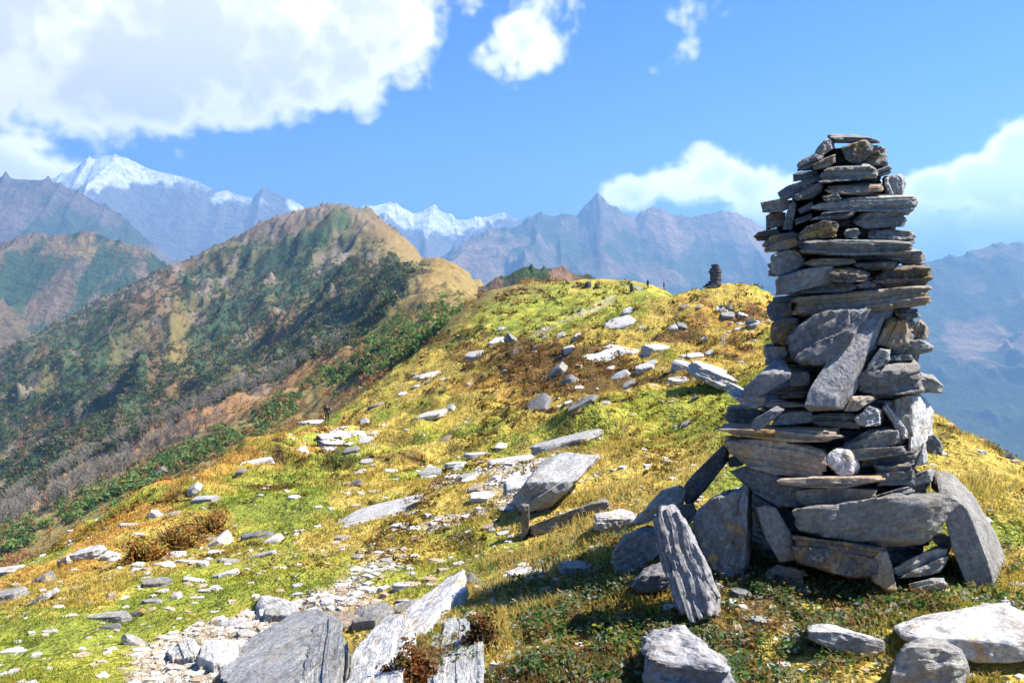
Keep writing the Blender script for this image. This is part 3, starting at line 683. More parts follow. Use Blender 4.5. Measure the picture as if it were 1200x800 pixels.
loose(C3, [(183,302),(200,268),(245,263),(277,300),(343,430),(373,520),(367,562),(300,598),(258,577),(232,500),(212,440),(192,380)], 'mauve', 'tall ribbed slab standing upright in the pile of fallen stones', dY=-.04, D=.22, right=14, lean=.25, seed=315, N=48, layers=2.5)
loose(C3, [(43,402),(80,338),(150,308),(203,318),(205,400),(140,443),(53,468)], 'grey', 'dark hump-backed stone at the outer end of the fallen pile', dY=-.04, D=.35, top=8, seed=316, sharp=20)
loose(C3, [(108,497),(150,438),(200,423),(228,470),(218,512),(130,523)], 'mauve', 'grey pyramid-shaped stone below the hump-backed stone', dY=-.08, D=.25, top=16, seed=317)
loose(C3, [(308,280),(360,228),(460,188),(477,200),(482,330),(472,432),(400,478),(368,462),(312,340)], 'slate', 'big dark boulder dotted with pale lichen beside the ribbed slab', Y=4.05, D=.45, right=4, seed=318, N=44)
loose(C3, [(493,252),(555,248),(602,330),(628,407),(570,420),(528,350)], 'grey', 'smooth dark plank of stone leaning on the cairn foot', Y=4.00, D=.12, seed=319, rough=.4)
loose(C3, [(148,662),(240,603),(292,640),(382,720),(455,805),(300,830),(150,800),(148,720)], 'mauve', 'weathered purple grey boulder in the plants at the bottom edge', dY=-.1, D=.5, top=52, seed=320, N=48, sharp=26, rough=1.3, facets=20)
loose(C3, [(-5,270),(80,256),(127,275),(112,312),(50,338),(-5,322)], 'pale', 'low rough grey boulder at the edge of the fallen pile', D=.4, top=12, seed=321)
loose(C3, [(258,245),(302,238),(313,280),(282,303),(262,295)], 'slate', 'small dark stone filling the gap under the ramp slab', Y=4.35, D=.25, seed=322, N=24)
loose(C3, [(520,455),(560,430),(640,450),(640,520),(560,540),(520,500)], 'slate', 'dark stone sunk among leaves at the shaded cairn foot', Y=4.02, D=.35, seed=323, N=28)
loose(C3, [(410,98),(435,85),(458,95),(455,120),(412,125)], 'pale', 'small white stone caught above the ramp slab', Y=4.62, D=.15, top=4, seed=324, N=22)
# ------------------------------------------------------------------ rocks in the turf: (px, py of the foot, width px, height px, tone, tilt in degrees, label)
GP = 'pale rocks set in the grass of the ridge'
def ground_rock(px, py, wpx, hpx, tone, tilt, label, group=None, seed=0, flat=None, sink=.42, N=None, name='rock', cat='rock'):
    g = hit(px, py - hpx * .25); Y = g[1]; s = Y / F
    L = max(wpx * s, .04); dep = max((py - 330) / F, .06)
    T = max(hpx * s * (.55 if flat is None else flat), L * .10)
    D = float(np.clip(hpx * s * .6 / dep, .45 * L, 1.1 * L))
    r_ = np.random.default_rng(seed + 500); n = int(r_.integers(5, 8))
    a = (np.arange(n) + r_.uniform(-.3, .3, n)) / n * 2 * math.pi
    sx_ = np.sign(np.cos(a)) * np.abs(np.cos(a)) ** .7 * L / 2; sy_ = np.sign(np.sin(a)) * np.abs(np.sin(a)) ** .7 * D / 2
    k = r_.uniform(.84, 1.0, n)
    lo = np.stack([sx_, sy_, np.full(n, -T * .75)], -1); hi = np.stack([sx_ * k, sy_ * k, T * .5 + T * .15 * r_.uniform(-1, 1, n)], -1)
    pts = np.concatenate([lo, hi])
    # lies in the turf: follow the slope, then the roll seen in the photograph
    e = max(.15, L * .4); gx = (Hz(g[0] + e, Y) - Hz(g[0] - e, Y)) / (2 * e); gy = (Hz(g[0], Y + e) - Hz(g[0], Y - e)) / (2 * e)
    roll = -math.radians(tilt) if tilt else math.atan(gx) * .8
    m = Matrix.Rotation(float(r_.uniform(-.35, .35)), 3, 'Z') if not tilt else Matrix.Identity(3)
    m = Matrix.Rotation(math.atan(float(gy)) * .7 + .05, 3, 'X') @ Matrix.Rotation(-roll, 3, 'Y') @ m
    pts = pts @ np.array(m).T + np.array([g[0], Y, g[2] + T * (.5 - sink)])
    N = N or int(np.clip(wpx / 3.2, 6, 40))
    return rock_obj(name, pts, tone, label, cat, group, N=N, seed=seed, rough=.8, facets=9)
RK = [
 (773,417,42,20,'pale',2,'large white block lying highest in the white outcrop beyond the cairn'),
 (716,425,66,20,'pale',-13,'long white slab propped above a dark hollow in the outcrop'),
 (757,437,24,15,'pale',0,'squared white block in shade below the large white block'),
 (797,437,24,22,'pale',6,'white stepped rock just above the long tilted white flagstone'),
 (815,420,20,8,'pale',0,'flat pale rock behind the white stepped rock'),
 (845,449,74,22,'pale',21,'long white flagstone tilted down towards the tall cairn'),
 (866,460,30,11,'pale',24,'small white flagstone below the long tilted flagstone'),
 (727,443,22,9,'pale',-32,'thin pale shard slanting up below the propped white slab'),
 (738,453,18,8,'grey',-30,'grey shard slanting up under the thin pale shard'),
 (795,448,26,7,'pale',-4,'low white rock in the yellow turf under the white outcrop'),
 (815,470,6,11,'slate',70,'small dark upright stone alone in the yellow turf'),
 (805,500,14,9,'grey',0,'small grey rock alone in the yellow turf'),
 (652,440,28,14,'grey',-48,'upper slanting strata of the brown rocky hollow'),
 (664,452,24,14,'slate',-50,'dark middle strata of the brown rocky hollow'),
 (632,480,34,15,'grey',-28,'lowest slanting rock of the brown rocky hollow'),
 (680,476,44,8,'grey',-28,'rubble rock strip below the brown rocky hollow'),
 (601,404,20,16,'grey',40,'upright grey fin of rock on the green saddle'),
 (583,403,22,8,'pale',-14,'flat pale rock beside the upright grey fin'),
 (659,398,11,13,'pale',60,'small white upright stone at the end of the worn path'),
 (668,416,10,18,'pale',75,'tall white splinter standing over the brown hollow'),
 (664,521,90,9,'pale',-16,'long narrow plank-like stone lying in the yellow turf'),
 (588,525,18,6,'pale',-4,'short pale stone at the lower end of the plank-like stone'),
 (682,669,58,14,'grey',4,'low lumpy grey rock among the flowering plants'),
 (505,561,30,17,'grey',0,'rounded grey boulder in the middle of the turf'),
 (419,572,11,15,'slate',72,'dark upright stone in the middle turf'),
 (597,602,28,15,'pale',-4,'white flat rock beside the big tilted outcrop'),
 (570,585,40,12,'pale',-6,'broad pale rock left of the big tilted outcrop'),
 (600,546,64,14,'pale',-8,'wide flat bedrock behind the big tilted outcrop'),
 (548,562,30,10,'grey',-14,'grey broken rock beside the rounded grey boulder'),
 (472,618,30,8,'pale',-4,'pale rock over a dark crack under the bedrock streak'),
 (560,534,34,5,'pale',-3,'thin pale rock in the orange turf behind the grey boulder'),
 (535,546,30,7,'pale',-5,'pale flat rock behind the rounded grey boulder'),
 (557,420,26,11,'pale',-6,'pale rock on the upper edge of the grassy ridge'),
 (505,489,38,8,'pale',-14,'pale strip of rock in the upper turf'),
 (527,483,14,12,'pale',-35,'bright rock at the tip of the pale strip'),
 (488,455,9,6,'pale',0,'small square white stone on the upper slope edge'),
 (505,442,34,6,'pale',-8,'pale rock band on the upper slope edge'),
 (472,463,12,4,'pale',-3,'small flat white stone on the upper slope edge'),
 (372,499,46,8,'pale',-3,'bright flat rock at the feet of the walker in black'),
 (420,512,26,9,'pale',-10,'upper rock of the white cluster below the walker'),
 (428,520,24,9,'pale',-4,'lower rock of the white cluster below the walker'),
 (412,530,22,8,'grey',0,'grey rock under the white cluster below the walker'),
 (352,533,20,12,'pale',-20,'tilted pale rock on the edge left of the white cluster'),
 (300,545,44,9,'pale',-10,'pale rock shelf on the ridge edge'),
 (283,558,16,12,'slate',-20,'dark broken rock under the pale rock shelf'),
 (105,655,50,22,'pale',-14,'big white outcrop on the orange slope edge'),
 (128,656,18,14,'pale',8,'white knob at the shrub end of the big white outcrop'),
 (80,663,18,20,'pale',60,'upright white fin under the big white outcrop'),
 (8,676,46,18,'pale',-4,'upper block of the rock step at the slope edge'),
 (8,708,48,26,'grey',0,'lower block of the rock step at the slope edge'),
 (52,686,24,20,'slate',-30,'dark wedge rock between outcrop and rock step'),
 (46,706,56,10,'pale',-32,'long pale rib of rock running downhill under the dark wedge'),
 (181,610,14,18,'pale',-58,'tilted white rock behind the brown shrub'),
 (241,588,42,9,'pale',0,'pale ledge on top above the brown shrub'),
 (228,578,20,13,'pale',-38,'tilted pale rock above the pale ledge'),
 (150,617,26,6,'pale',2,'thin pale rock on the orange slope beside the shrub'),
 (188,558,24,14,'slate',-40,'dark jagged rock on the slope edge'),
 (244,622,34,10,'grey',5,'grey rock with a dark hollow beside the brown shrub'),
 (258,641,28,20,'pale',-38,'tilted oblong white boulder below the brown shrub'),
 (250,650,13,8,'pale',0,'small white stone at the foot of the oblong boulder'),
 (238,667,15,15,'pale',0,'cube-like white boulder in the turf'),
 (272,660,36,7,'grey',3,'dark-edged flat rock beside the cube-like boulder'),
 (266,678,34,14,'pale',-16,'pale sloping rock below the cube-like boulder'),
 (198,652,40,5,'pale',-5,'thin pale streak of rock below the brown shrub'),
 (217,659,22,5,'pale',4,'short pale streak of rock above the cube-like boulder'),
 (321,637,26,13,'pale',-18,'bright rock with broken top in the left turf'),
 (300,629,44,6,'slate',-5,'dark ledge beside the bright broken rock'),
 (305,653,44,5,'pale',-16,'faint rock streak under the dark ledge'),
 (184,688,38,15,'grey',-4,'blocky grey rock with a dark end in the left turf'),
 (229,684,32,10,'pale',10,'pale rock with dark underside beside the blocky grey rock'),
 (190,696,18,9,'pale',0,'small rounded pale rock below the blocky grey rock'),
 (206,703,14,13,'pale',-20,'bright chipped rock below the blocky grey rock'),
 (178,708,28,9,'grey',0,'rounded grey rock below the blocky grey rock'),
 (128,728,54,14,'grey',-6,'broad grey rock shelf low in the left turf'),
 (158,722,30,9,'slate',-26,'dark slanting rock at the end of the grey shelf'),
 (130,737,26,9,'slate',-10,'blue grey rock below the broad grey shelf'),
 (58,741,22,5,'pale',0,'small white flat rock in the lime turf'),
 (160,757,38,12,'grey',28,'grey ridge of rock poking from the lime turf'),
 (15,764,34,5,'pale',-6,'thin white rock at the edge of the lime turf'),
 (274,740,30,22,'pale',-12,'rounded white boulder near the bottom path'),
 (311,727,24,14,'pale',25,'pale rock beyond the rounded white boulder'),
 (255,731,18,13,'pale',-15,'chipped pale rock beside the rounded white boulder'),
 (290,750,30,15,'pale',10,'pale rock with a dark cavity under the rounded boulder'),
 (288,776,28,14,'pale',-28,'pale slab leaning on the block with dark front'),
 (324,786,26,10,'pale',0,'small pale rock at the foot of the big striped outcrop'),
 (384,710,17,14,'pale',0,'square white stone standing by the worn path'),
 (453,661,17,12,'grey',0,'rounded grey stone in turf above the path'),
 (416,671,20,9,'pale',-8,'pale flat stone above the square white stone'),
 (443,671,30,7,'pale',-5,'long flat pale stone in turf above the path'),
 (477,690,36,11,'pale',-3,'pale flat stone casting a dark shadow in the turf'),
 (515,664,30,13,'tan',15,'mossy mound stone with tan cap'),
 (474,720,34,19,'grey',-26,'rough grey rock beyond the tilted path slab'),
 (549,731,22,20,'tan',-20,'sandy block against the grass bank'),
 (549,692,26,26,'slate',-50,'dark pitted rock in the grass bank'),
 (522,732,30,9,'pale',-14,'low pale rock between path slab and grass bank'),
 (490,752,30,11,'grey',-16,'blue grey rock at the lower end of the path slab'),
 (442,760,30,20,'tan',-30,'tan rock beneath the tilted path slab'),
 (420,655,14,8,'grey',0,'small grey stone near the long flat pale stone'),
 (745,340,22,5,'grey',0,'low stone plinth under the small skyline cairn'),
 (870,372,12,7,'pale',10,'pale rock high on the mound below the far cairn'),
 (853,372,16,7,'grey',0,'grey rock on the mound below the far cairn'),
 (882,383,14,14,'grey',40,'grey crag near the tall cairn on the mound side'),
 (788,388,14,9,'pale',-20,'pale rock above the large white block'),
 (800,385,14,7,'slate',10,'dark rock beside the pale rock above the outcrop'),
 (728,381,40,8,'pale',-12,'broken pale rock at the upper end of the worn path'),
 (1180,520,14,9,'tan',20,'brown crag on the steep sunny edge beyond the cairn'),
 (1182,540,10,14,'slate',60,'dark crag under the brown crag on the steep edge'),
 (1145,515,14,5,'tan',8,'flat tan rock on the steep sunny edge'),
 (1118,605,14,7,'pale',0,'small white rock on the sunny slope behind the curved slab'),
]
for i, r_ in enumerate(RK): ground_rock(*r_, seed=600 + i)
# the large outcrops of the path and the tilted one before the turf, traced
def outcrop(poly, tone, label, dY=0., D=.5, **kw):
    lx, ly = max(poly, key=lambda q: q[1]); Y = float(hit(lx, min(ly, 815))[1]) + dY
    return loose(None, poly, tone, label, Y=Y, D=D, name='outcrop', cat='rock outcrop', **kw)
outcrop([(600,590),(604,580),(636,541),(660,531),(702,534),(690,548),(654,558),(640,600),(610,598)], 'light', 'big tilted outcrop with a lichen-grey side above the long dark bar', D=1.5, top=34, seed=801, N=56, right=20, rough=.6)
outcrop([(611,590),(620,590),(620,622),(611,634)], 'slate', 'dark pillar stone propping up the big tilted outcrop', D=.25, seed=802)
outcrop([(622,615),(710,583),(714,600),(660,618),(630,628),(622,626)], 'slate', 'long dark grey stone bar lying in the bank below the tilted outcrop', D=.3, top=7, seed=803)
def bedrock(poly, lift, tone, label, seed, N=64, layers=1.5, **kw):
    """a slab of living rock showing through the turf: each corner stands on the ground and rises by its own lift (m)"""
    g = np.array([hit(a, b) for a, b in poly]); c = g.mean(0)
    lf = .65 * np.array(lift if hasattr(lift, '__len__') else [lift] * len(poly))
    top = c + (g - c) * np.array([.96, .96, 1]) + np.c_[0 * lf, 0 * lf, lf]
    return rock_obj('outcrop', np.concatenate([top, g - np.array([0, 0, .22])]), tone, label, 'rock outcrop', None, N=N, seed=seed, rough=.75, layers=layers, facets=3, fc=.94, **kw)
bedrock([(262,790),(296,752),(345,728),(368,730),(392,748),(374,800),(330,850),(262,850)], [.05,.06,.10,.12,.12,.14,.12,.05], 'light', 'big striped grey outcrop sloping beside the bottom path', 804, layers=2.5)
bedrock([(370,735),(400,740),(408,790),(388,850),(340,850),(358,790)], [.14,.15,.17,.16,.10,.12], 'light', 'jagged dark-fronted outcrop at the bottom edge', 805, layers=2.5)
bedrock([(406,800),(415,770),(455,733),(478,738),(486,770),(462,850),(404,850)], [.05,.06,.13,.14,.12,.12,.08], 'pale', 'triangular pale outcrop with rusty cracks at the bottom edge', 806)
bedrock([(464,745),(480,716),(520,688),(543,680),(545,708),(514,730),(486,752)], [.02,.05,.10,.13,.12,.08,.04], 'pale', 'long tilted slab bordering the path below the grass bank', 807)
bedrock([(500,790),(506,750),(530,734),(562,742),(568,790),(560,860),(500,860)], [.04,.05,.07,.09,.09,.06,.04], 'light', 'flat grey slab with weathered face at the bottom edge', 808)
bedrock([(232,780),(240,762),(262,758),(280,766),(276,782),(250,790)], .08, 'pale', 'pale block of bedrock with a shaded front near the bottom edge', 813, N=36, layers=.5)
bedrock([(300,716),(306,704),(330,706),(352,718),(340,730),(312,728)], .07, 'pale', 'pale bedrock knob above the big striped outcrop', 814, N=36, layers=.5)
bedrock([(408,728),(424,716),(452,712),(462,724),(440,736),(414,738)], .06, 'grey', 'grey bedrock hump between the path stones and the tilted slab', 815, N=36, layers=.5)
bedrock([(372,735),(380,722),(410,720),(425,732),(405,742),(385,744)], .05, 'tan', 'tan bedrock patch above the jagged outcrop', 816, N=30, layers=.5)
bedrock([(196,768),(206,757),(226,755),(236,765),(226,776),(204,778)], [.04]*6, 'pale', 'smooth oval slab of white rock at the lower path edge', 809, N=30)
bedrock([(590,566),(612,548),(640,540),(632,556),(610,574),(594,578)], [.05]*6, 'pale', 'pale rock shelf running under the big tilted outcrop', 810, N=30)
bedrock([(392,614),(420,598),(470,584),(500,578),(494,590),(440,606),(400,620)], [.03]*7, 'pale', 'long streak of pale bedrock crossing the turf', 811, N=40)
bedrock([(372,512),(392,504),(424,505),(436,514),(410,522),(380,522)], [.10]*6, 'pale', 'pale bedrock patch in the middle of the white cluster', 812, N=30)

# many smaller stones strewn in the turf, each an object; alike within a zone
ZONES = [
 ('small pale stone strewn in the turf of the lower slope', 'small stones on the lower slope', (20, 600), (600, 790), 95, (5, 17)),
 ('small pale stone strewn in the turf of the middle slope', 'small stones on the middle slope', (330, 640), (470, 600), 70, (4, 16)),
 ('small pale stone strewn around the white outcrop beyond the cairn', 'small stones around the white outcrop', (560, 890), (345, 470), 75, (3, 11)),
 ('small stone lying among the plants before the tall cairn', 'small stones before the tall cairn', (600, 1160), (640, 795), 44, (6, 24)),
]
CLUS = [[(285, 728, 36, 16), (250, 665, 50, 18), (200, 692, 26, 10), (140, 662, 20, 6), (470, 690, 40, 20), (395, 700, 30, 16), (540, 620, 40, 14), (330, 640, 40, 12)], [(405, 508, 30, 10), (585, 585, 34, 18), (530, 550, 26, 8), (500, 440, 26, 8), (440, 575, 40, 14)], [(760, 430, 50, 14), (690, 465, 30, 12), (720, 382, 40, 8), (640, 400, 30, 10), (860, 375, 20, 10)]]
for zi, (lab, grp, xr, yr, n, wr) in enumerate(ZONES):
    made = 0; tries = 0
    while made < n and tries < 4000:
        tries += 1
        px = rng.uniform(*xr); py = rng.uniform(*yr)
        if zi < 3 and rng.random() < .78:
            cx_, cy_, ax_, ay_ = CLUS[zi][int(rng.integers(0, len(CLUS[zi])))]; px = rng.normal(cx_, ax_); py = rng.normal(cy_, ay_)
        edge = np.interp(px, [0, 100, 200, 300, 400, 480, 560, 900], [672, 640, 560, 515, 495, 430, 360, 345])
        if py < edge + 6: continue
        if zi == 0 and vn2(np.array([px / 60.]), np.array([py / 28.]), 91)[0] < -.05: continue
        w_ = wr[0] * 1.2 + (wr[1] * 1.3 - wr[0]) * rng.random() ** 2.2
        tone = ['pale', 'pale', 'pale', 'pale', 'tan'][int(rng.integers(0, 5))] if zi < 3 else ['grey', 'pale', 'tan'][int(rng.integers(0, 3))]
        ground_rock(px, py, w_, w_ * rng.uniform(.22, .55), tone, 0, lab, grp, seed=900 + zi * 200 + made, N=8 if zi < 3 else 12, name='stone', cat='stone')
        made += 1
for j_, (a_, b_, w_, t_) in enumerate([(905,662,30,'slate'),(932,694,34,'slate'),(1072,668,30,'grey'),(1052,700,26,'grey'),(868,700,30,'slate'),(772,690,34,'grey'),(800,712,26,'mauve'),(745,672,24,'grey'),(835,690,24,'slate'),(985,705,30,'grey'),(1015,690,26,'slate'),(1092,690,28,'grey')]):
    ground_rock(a_, b_, w_, w_ * .5, t_, 0, ZONES[3][0], ZONES[3][1], seed=1700 + j_, N=16, name='stone', cat='stone')
# grit and chips of rock too many to count: one object
def chips(n, y_far=60):
    V, T, c0 = [], [], 0
    cubev = np.array([(-1,-1,-1),(1,-1,-1),(1,1,-1),(-1,1,-1),(-.7,-.8,1),(.8,-.6,1),(.7,.8,1),(-.8,.6,1)], float)
    cubeq = np.array([(0,3,2,1),(4,5,6,7),(0,1,5,4),(1,2,6,5),(2,3,7,6),(3,0,4,7)])
    a = rng.uniform(-.72, .75, n * 4); l = np.log(1 / rng.uniform(1 / 60, 1 / 2.4, n * 4) + OFF); y = np.exp(l) - OFF; x = a * (y + OFF)
    z = Hz(x, y); px, py = proj(x, y, z)
    m = near_masks(x, y, px, py)
    keep = np.where(rng.random(n * 4) < .07 + .93 * m[3] ** 1.5)[0][:n]
    x, y, z = x[keep], y[keep], z[keep]; k = len(x)
    s = (y * .0018 + .004) * (.4 + 2.4 * rng.random(k) ** 4)
    ang_ = rng.uniform(0, 6.28, k); c_, s_ = np.cos(ang_), np.sin(ang_)
    v = cubev[None] * np.stack([s * rng.uniform(.8, 1.6, k), s, s * rng.uniform(.25, .6, k)], -1)[:, None] * rng.uniform(.8, 1.2, (k, 8, 1))
    vx_ = v[..., 0] * c_[:, None] - v[..., 1] * s_[:, None] + x[:, None]; vy_ = v[..., 0] * s_[:, None] + v[..., 1] * c_[:, None] + y[:, None]
    V = np.stack([vx_, vy_, v[..., 2] + z[:, None]], -1).reshape(-1, 3)
    Q = (cubeq[None] + (np.arange(k) * 8)[:, None, None]).reshape(-1, 4)
    return mesh_np('scree', V, quads=Q, smooth=False)
obj('scree', chips(11000), M['pale'], kind='stuff'); obj('scree', chips(8000), M['tan'], kind='stuff')

# ------------------------------------------------------------------ the cairns on the skyline
def small_cairn(px, py, hpx, wpx, n, label, cat='cairn', spread=True, pole=False, seed=0):
    g = hit(px, py); Y = g[1]; s = Y / F; H_ = hpx * s; Wd = wpx * s
    t = empty('stone_cairn', tuple(g), label, cat)
    z = -.1
    for k in range(n):
        th = (H_ + .1) / n; f = k / (n - 1)
        wd = Wd * (1.0 if f > .3 else 1.0 + .3 * (1 - f / .3) * spread) * rng.uniform(.78, 1.08) * (1 if f < .9 else .8)
        m = 6; a = np.arange(m) / m * 6.283 + rng.uniform(0, 1)
        xy = np.stack([np.cos(a) * wd / 2 + rng.uniform(-.06, .06) * Wd - (.25 * Wd * (1 - f / .3) if f < .3 and spread else 0), np.sin(a) * wd * .45], -1)
        pts = np.concatenate([np.c_[xy, np.full(m, z)], np.c_[xy * .95, np.full(m, z + th * .97)]]) + g
        rock_obj('stone', pts, 'dark', None, parent=t, N=6, seed=seed + k, facets=5)
        z += th
    if pole:
        b = bmesh.new(); bmesh.ops.create_cone(b, cap_ends=True, segments=8, radius1=.07, radius2=.045, depth=H_ * .75, matrix=Matrix.Translation((-Wd * .42, 0, H_ * 1.1)))
        me = bpy.data.meshes.new('pole'); b.to_mesh(me); b.free(); obj('pole', me, M['slate'], t)
    return t
small_cairn(838, 336, 26, 15, 11, 'squat dark cairn standing on the grassy mound beyond the tall cairn', seed=1100)
small_cairn(740, 342, 8.5, 5, 7, 'tiny dark cairn with a pole on the green skyline', spread=False, pole=True, seed=1120)
ground_rock(689, 338, 8, 9, 'dark', 0, 'dark hump of rock on the skyline left of the tiny cairn', seed=1140, flat=.9)
ground_rock(699, 339, 6, 6, 'dark', 25, 'small dark wedge of rock on the skyline beside the dark hump', seed=1141, flat=.9)
ground_rock(672, 338, 5, 3, 'slate', 0, 'low dark rock on the skyline left of the dark hump', seed=1142, flat=.9)

# ------------------------------------------------------------------ people
def cloth(name, c):
    k = NT(name); pos = k.n('TexCoord').outputs['Object']; n_ = k.noise(pos, 20., 3)
    col = k.mix(n_, tuple(x * .7 for x in c), tuple(x * 1.3 for x in c))
    return k.done(k.n('BsdfPrincipled', {'Base Color': col, 'Roughness': .9}).outputs[0])
MC = {'black': cloth('black cloth', (.012, .012, .014)), 'red': cloth('dark red cloth', (.06, .012, .012)), 'blue': cloth('dark blue cloth', (.015, .02, .04)), 'skin': cloth('skin', (.30, .17, .11)), 'hair': cloth('dark hair', (.012, .009, .008))}
def skin_mesh(name, J, E, mat, parent, sub=1):
    """one continuous surface grown over a skeleton of joints (x, y, z, radius)"""
    me = bpy.data.meshes.new(name); me.from_pydata([j[:3] for j in J], E, []); me.update()
    o = bpy.data.objects.new(name, me); COL.objects.link(o)
    o.modifiers.new('skin', 'SKIN').use_smooth_shade = True
    if not me.skin_vertices: me.skin_vertices.new()
    for k, j in enumerate(J):
        r_ = j[3]; me.skin_vertices[0].data[k].radius = (r_, r_ * (j[4] if len(j) > 4 else 1)); me.skin_vertices[0].data[k].use_root = (k == 0)
    o.modifiers.new('sub', 'SUBSURF').levels = sub
    dg = bpy.context.evaluated_depsgraph_get(); m2 = bpy.data.meshes.new_from_object(o.evaluated_get(dg)); m2.name = name
    bpy.data.objects.remove(o)
    m2.materials.clear(); m2.materials.append(MC[mat])
    return obj(name, m2, None, parent)
def person(px, py, face, top, legs, label, pack=False):
    g = hit(px, py); t = empty('person', tuple(g), label, 'person'); t.rotation_euler = (0, 0, face)
    skin_mesh('body', [(0,0,.94,.14,.75), (0,0,1.15,.13,.75), (0,0,1.38,.16,.65), (0,0,1.49,.07), (0,.01,1.56,.06), (0,.02,1.63,.085,1.1), (0,.02,1.71,.085,1.1),
        (.19,0,1.40,.06), (.25,-.03,1.13,.048), (.22,.10,.92,.036), (.215,.16,.86,.03), (-.19,0,1.40,.06), (-.25,-.03,1.13,.048), (-.22,.08,.92,.036), (-.215,.14,.86,.03),
        (.10,0,.88,.09), (.12,.06,.50,.062), (.12,-.04,.09,.045), (.12,.10,.04,.04), (-.10,0,.88,.09), (-.11,-.02,.50,.062), (-.11,-.14,.09,.045), (-.11,.0,.04,.04)],
        [(0,1),(1,2),(2,3),(3,4),(4,5),(5,6),(2,7),(7,8),(8,9),(9,10),(2,11),(11,12),(12,13),(13,14),(0,15),(15,16),(16,17),(17,18),(0,19),(19,20),(20,21),(21,22)], 'skin', t)
    skin_mesh('jacket', [(0,0,.86,.185,.8), (0,0,1.15,.16,.8), (0,0,1.39,.185,.68), (0,0,1.48,.09), (.20,0,1.40,.078), (.262,-.03,1.13,.066), (.225,.10,.93,.052), (-.20,0,1.40,.078), (-.262,-.03,1.13,.066), (-.225,.08,.93,.052)],
        [(0,1),(1,2),(2,3),(2,4),(4,5),(5,6),(2,7),(7,8),(8,9)], top, t)
    skin_mesh('trousers', [(0,0,.95,.15,.8), (.10,0,.86,.105), (.12,.06,.50,.08), (.12,-.04,.12,.065), (-.10,0,.86,.105), (-.11,-.02,.50,.08), (-.11,-.14,.12,.065)],
        [(0,1),(1,2),(2,3),(0,4),(4,5),(5,6)], legs, t)
    skin_mesh('hair', [(0,-.015,1.66,.088,1.05), (0,-.005,1.755,.085,1.05)], [(0,1)], 'hair', t)
    return t
person(383.5, 494, R(200), 'black', 'black', 'walker in black clothes standing on the slope edge by the white rocks')
person(759, 338.5, R(120), 'blue', 'black', 'tiny figure in dark clothes on the skyline nearer the tiny cairn')
person(778, 340, R(60), 'black', 'blue', 'tiny figure in dark clothes on the skyline nearer the grassy mound')
# ------------------------------------------------------------------ plants
def sample_l(n, y0, y1, p):
    """n values of log(y + OFF); density per unit of l falls as (y + 1) ** -p"""
    g = np.linspace(math.log(y0 + OFF), math.log(y1 + OFF), 4000); wgt = (np.exp(g) - OFF + 1) ** -p
    c = np.cumsum(wgt); c /= c[-1]
    return np.interp(rng.random(n), c, g)
def spots(n, y0, y1, p, a0=-.78, a1=.80):
    l = sample_l(n, y0, y1, p); y = np.exp(l) - OFF; x = rng.uniform(a0, a1, n) * (y + OFF)
    z = Hz(x, y); return (x, y, z) + proj(x, y, z)
def noisy(c, s, tint=.0):
    c = c * (1 + s * rng.normal(size=(len(c), 1))) * (1 + .5 * s * rng.normal(size=c.shape)); return np.clip(c, .005, .8)
# keep blades off the bare slabs
def long_mask(px, py):
    return np.clip(blob(px, py, 720, 590, 120, 60) + .9 * blob(px, py, 600, 690, 80, 60) + .8 * blob(px, py, 830, 545, 40, 40) + .7 * blob(px, py, 1120, 560, 90, 70) + .6 * blob(px, py, 1010, 740, 60, 40), 0, 1)
def blades(n, y0, y1, p, fat=1.):
    x, y, z, px, py = spots(n, y0, y1, p)
    tus = fbm2(x / .34, y / .34, 3, 201); tus2 = fbm2(x / 1.3, y / 1.3, 2, 203)
    m = near_masks(x, y, px, py); lm = long_mask(px, py)
    keep = rng.random(n) < np.clip(.42 + .75 * tus + .4 * tus2 + .35 * lm, .06, 1) * (1 - .82 * m[3] * (1 - lm)) * (1 - m[4])
    x, y, z, px, py, tus, lm = [q[keep] for q in (x, y, z, px, py, tus, lm)]; m = [q[keep] for q in m]; k = len(x)
    H = .78 * (.030 + .030 * np.clip(tus + .3, 0, 1) + .020 * rng.random(k)) * (1 - .35 * m[0]) * (1 + 1.3 * lm * rng.random(k) * sst(-.3, .4, tus)) * np.maximum(1, y / 9.) ** .75 * fat
    wd = np.maximum(.0022 * fat, y * .00052) * (.7 + .8 * rng.random(k))
    az_ = rng.uniform(0, 6.283, k); lean = rng.uniform(.1, .75, k)
    dx, dy = np.cos(az_) * lean, np.sin(az_) * lean
    sx_, sy_ = -np.sin(az_) * wd, np.cos(az_) * wd
    o = np.stack([x, y, z - .006], -1)
    b1 = o + np.stack([sx_, sy_, 0 * x], -1); b2 = o - np.stack([sx_, sy_, 0 * x], -1)
    mid_ = o + np.stack([dx * H * .4, dy * H * .4, H * .62], -1)
    m1 = mid_ + np.stack([sx_, sy_, 0 * x], -1) * .7; m2 = mid_ - np.stack([sx_, sy_, 0 * x], -1) * .7
    tp = o + np.stack([dx * H, dy * H, H * (1 - .25 * lean)], -1)
    V = np.stack([b1, b2, m2, m1, tp], 1).reshape(-1, 3); i5 = np.arange(k)[:, None] * 5
    c = near_col(x, y, px, py, m); c = lerp(c, STRAW, np.clip(.55 * lm + .25 * rng.random(k) ** 2, 0, 1)); c = noisy(c, .16)
    green_ = rng.random(k) < .10 + .25 * m[0]; c[green_] = c[green_] * np.array((.62, .95, .8))
    me = mesh_np('grass', V, quads=i5 + np.array([[0, 1, 2, 3]]), tris=i5 + np.array([[3, 2, 4]]))
    set_col(me, np.repeat(c, 5, 0)); return me
obj('grass', blades(430000, 2.2, 16, .9), M['grass'], kind='stuff')
obj('grass', blades(260000, 14, 150, .55, 1.3), M['grass'], kind='stuff')

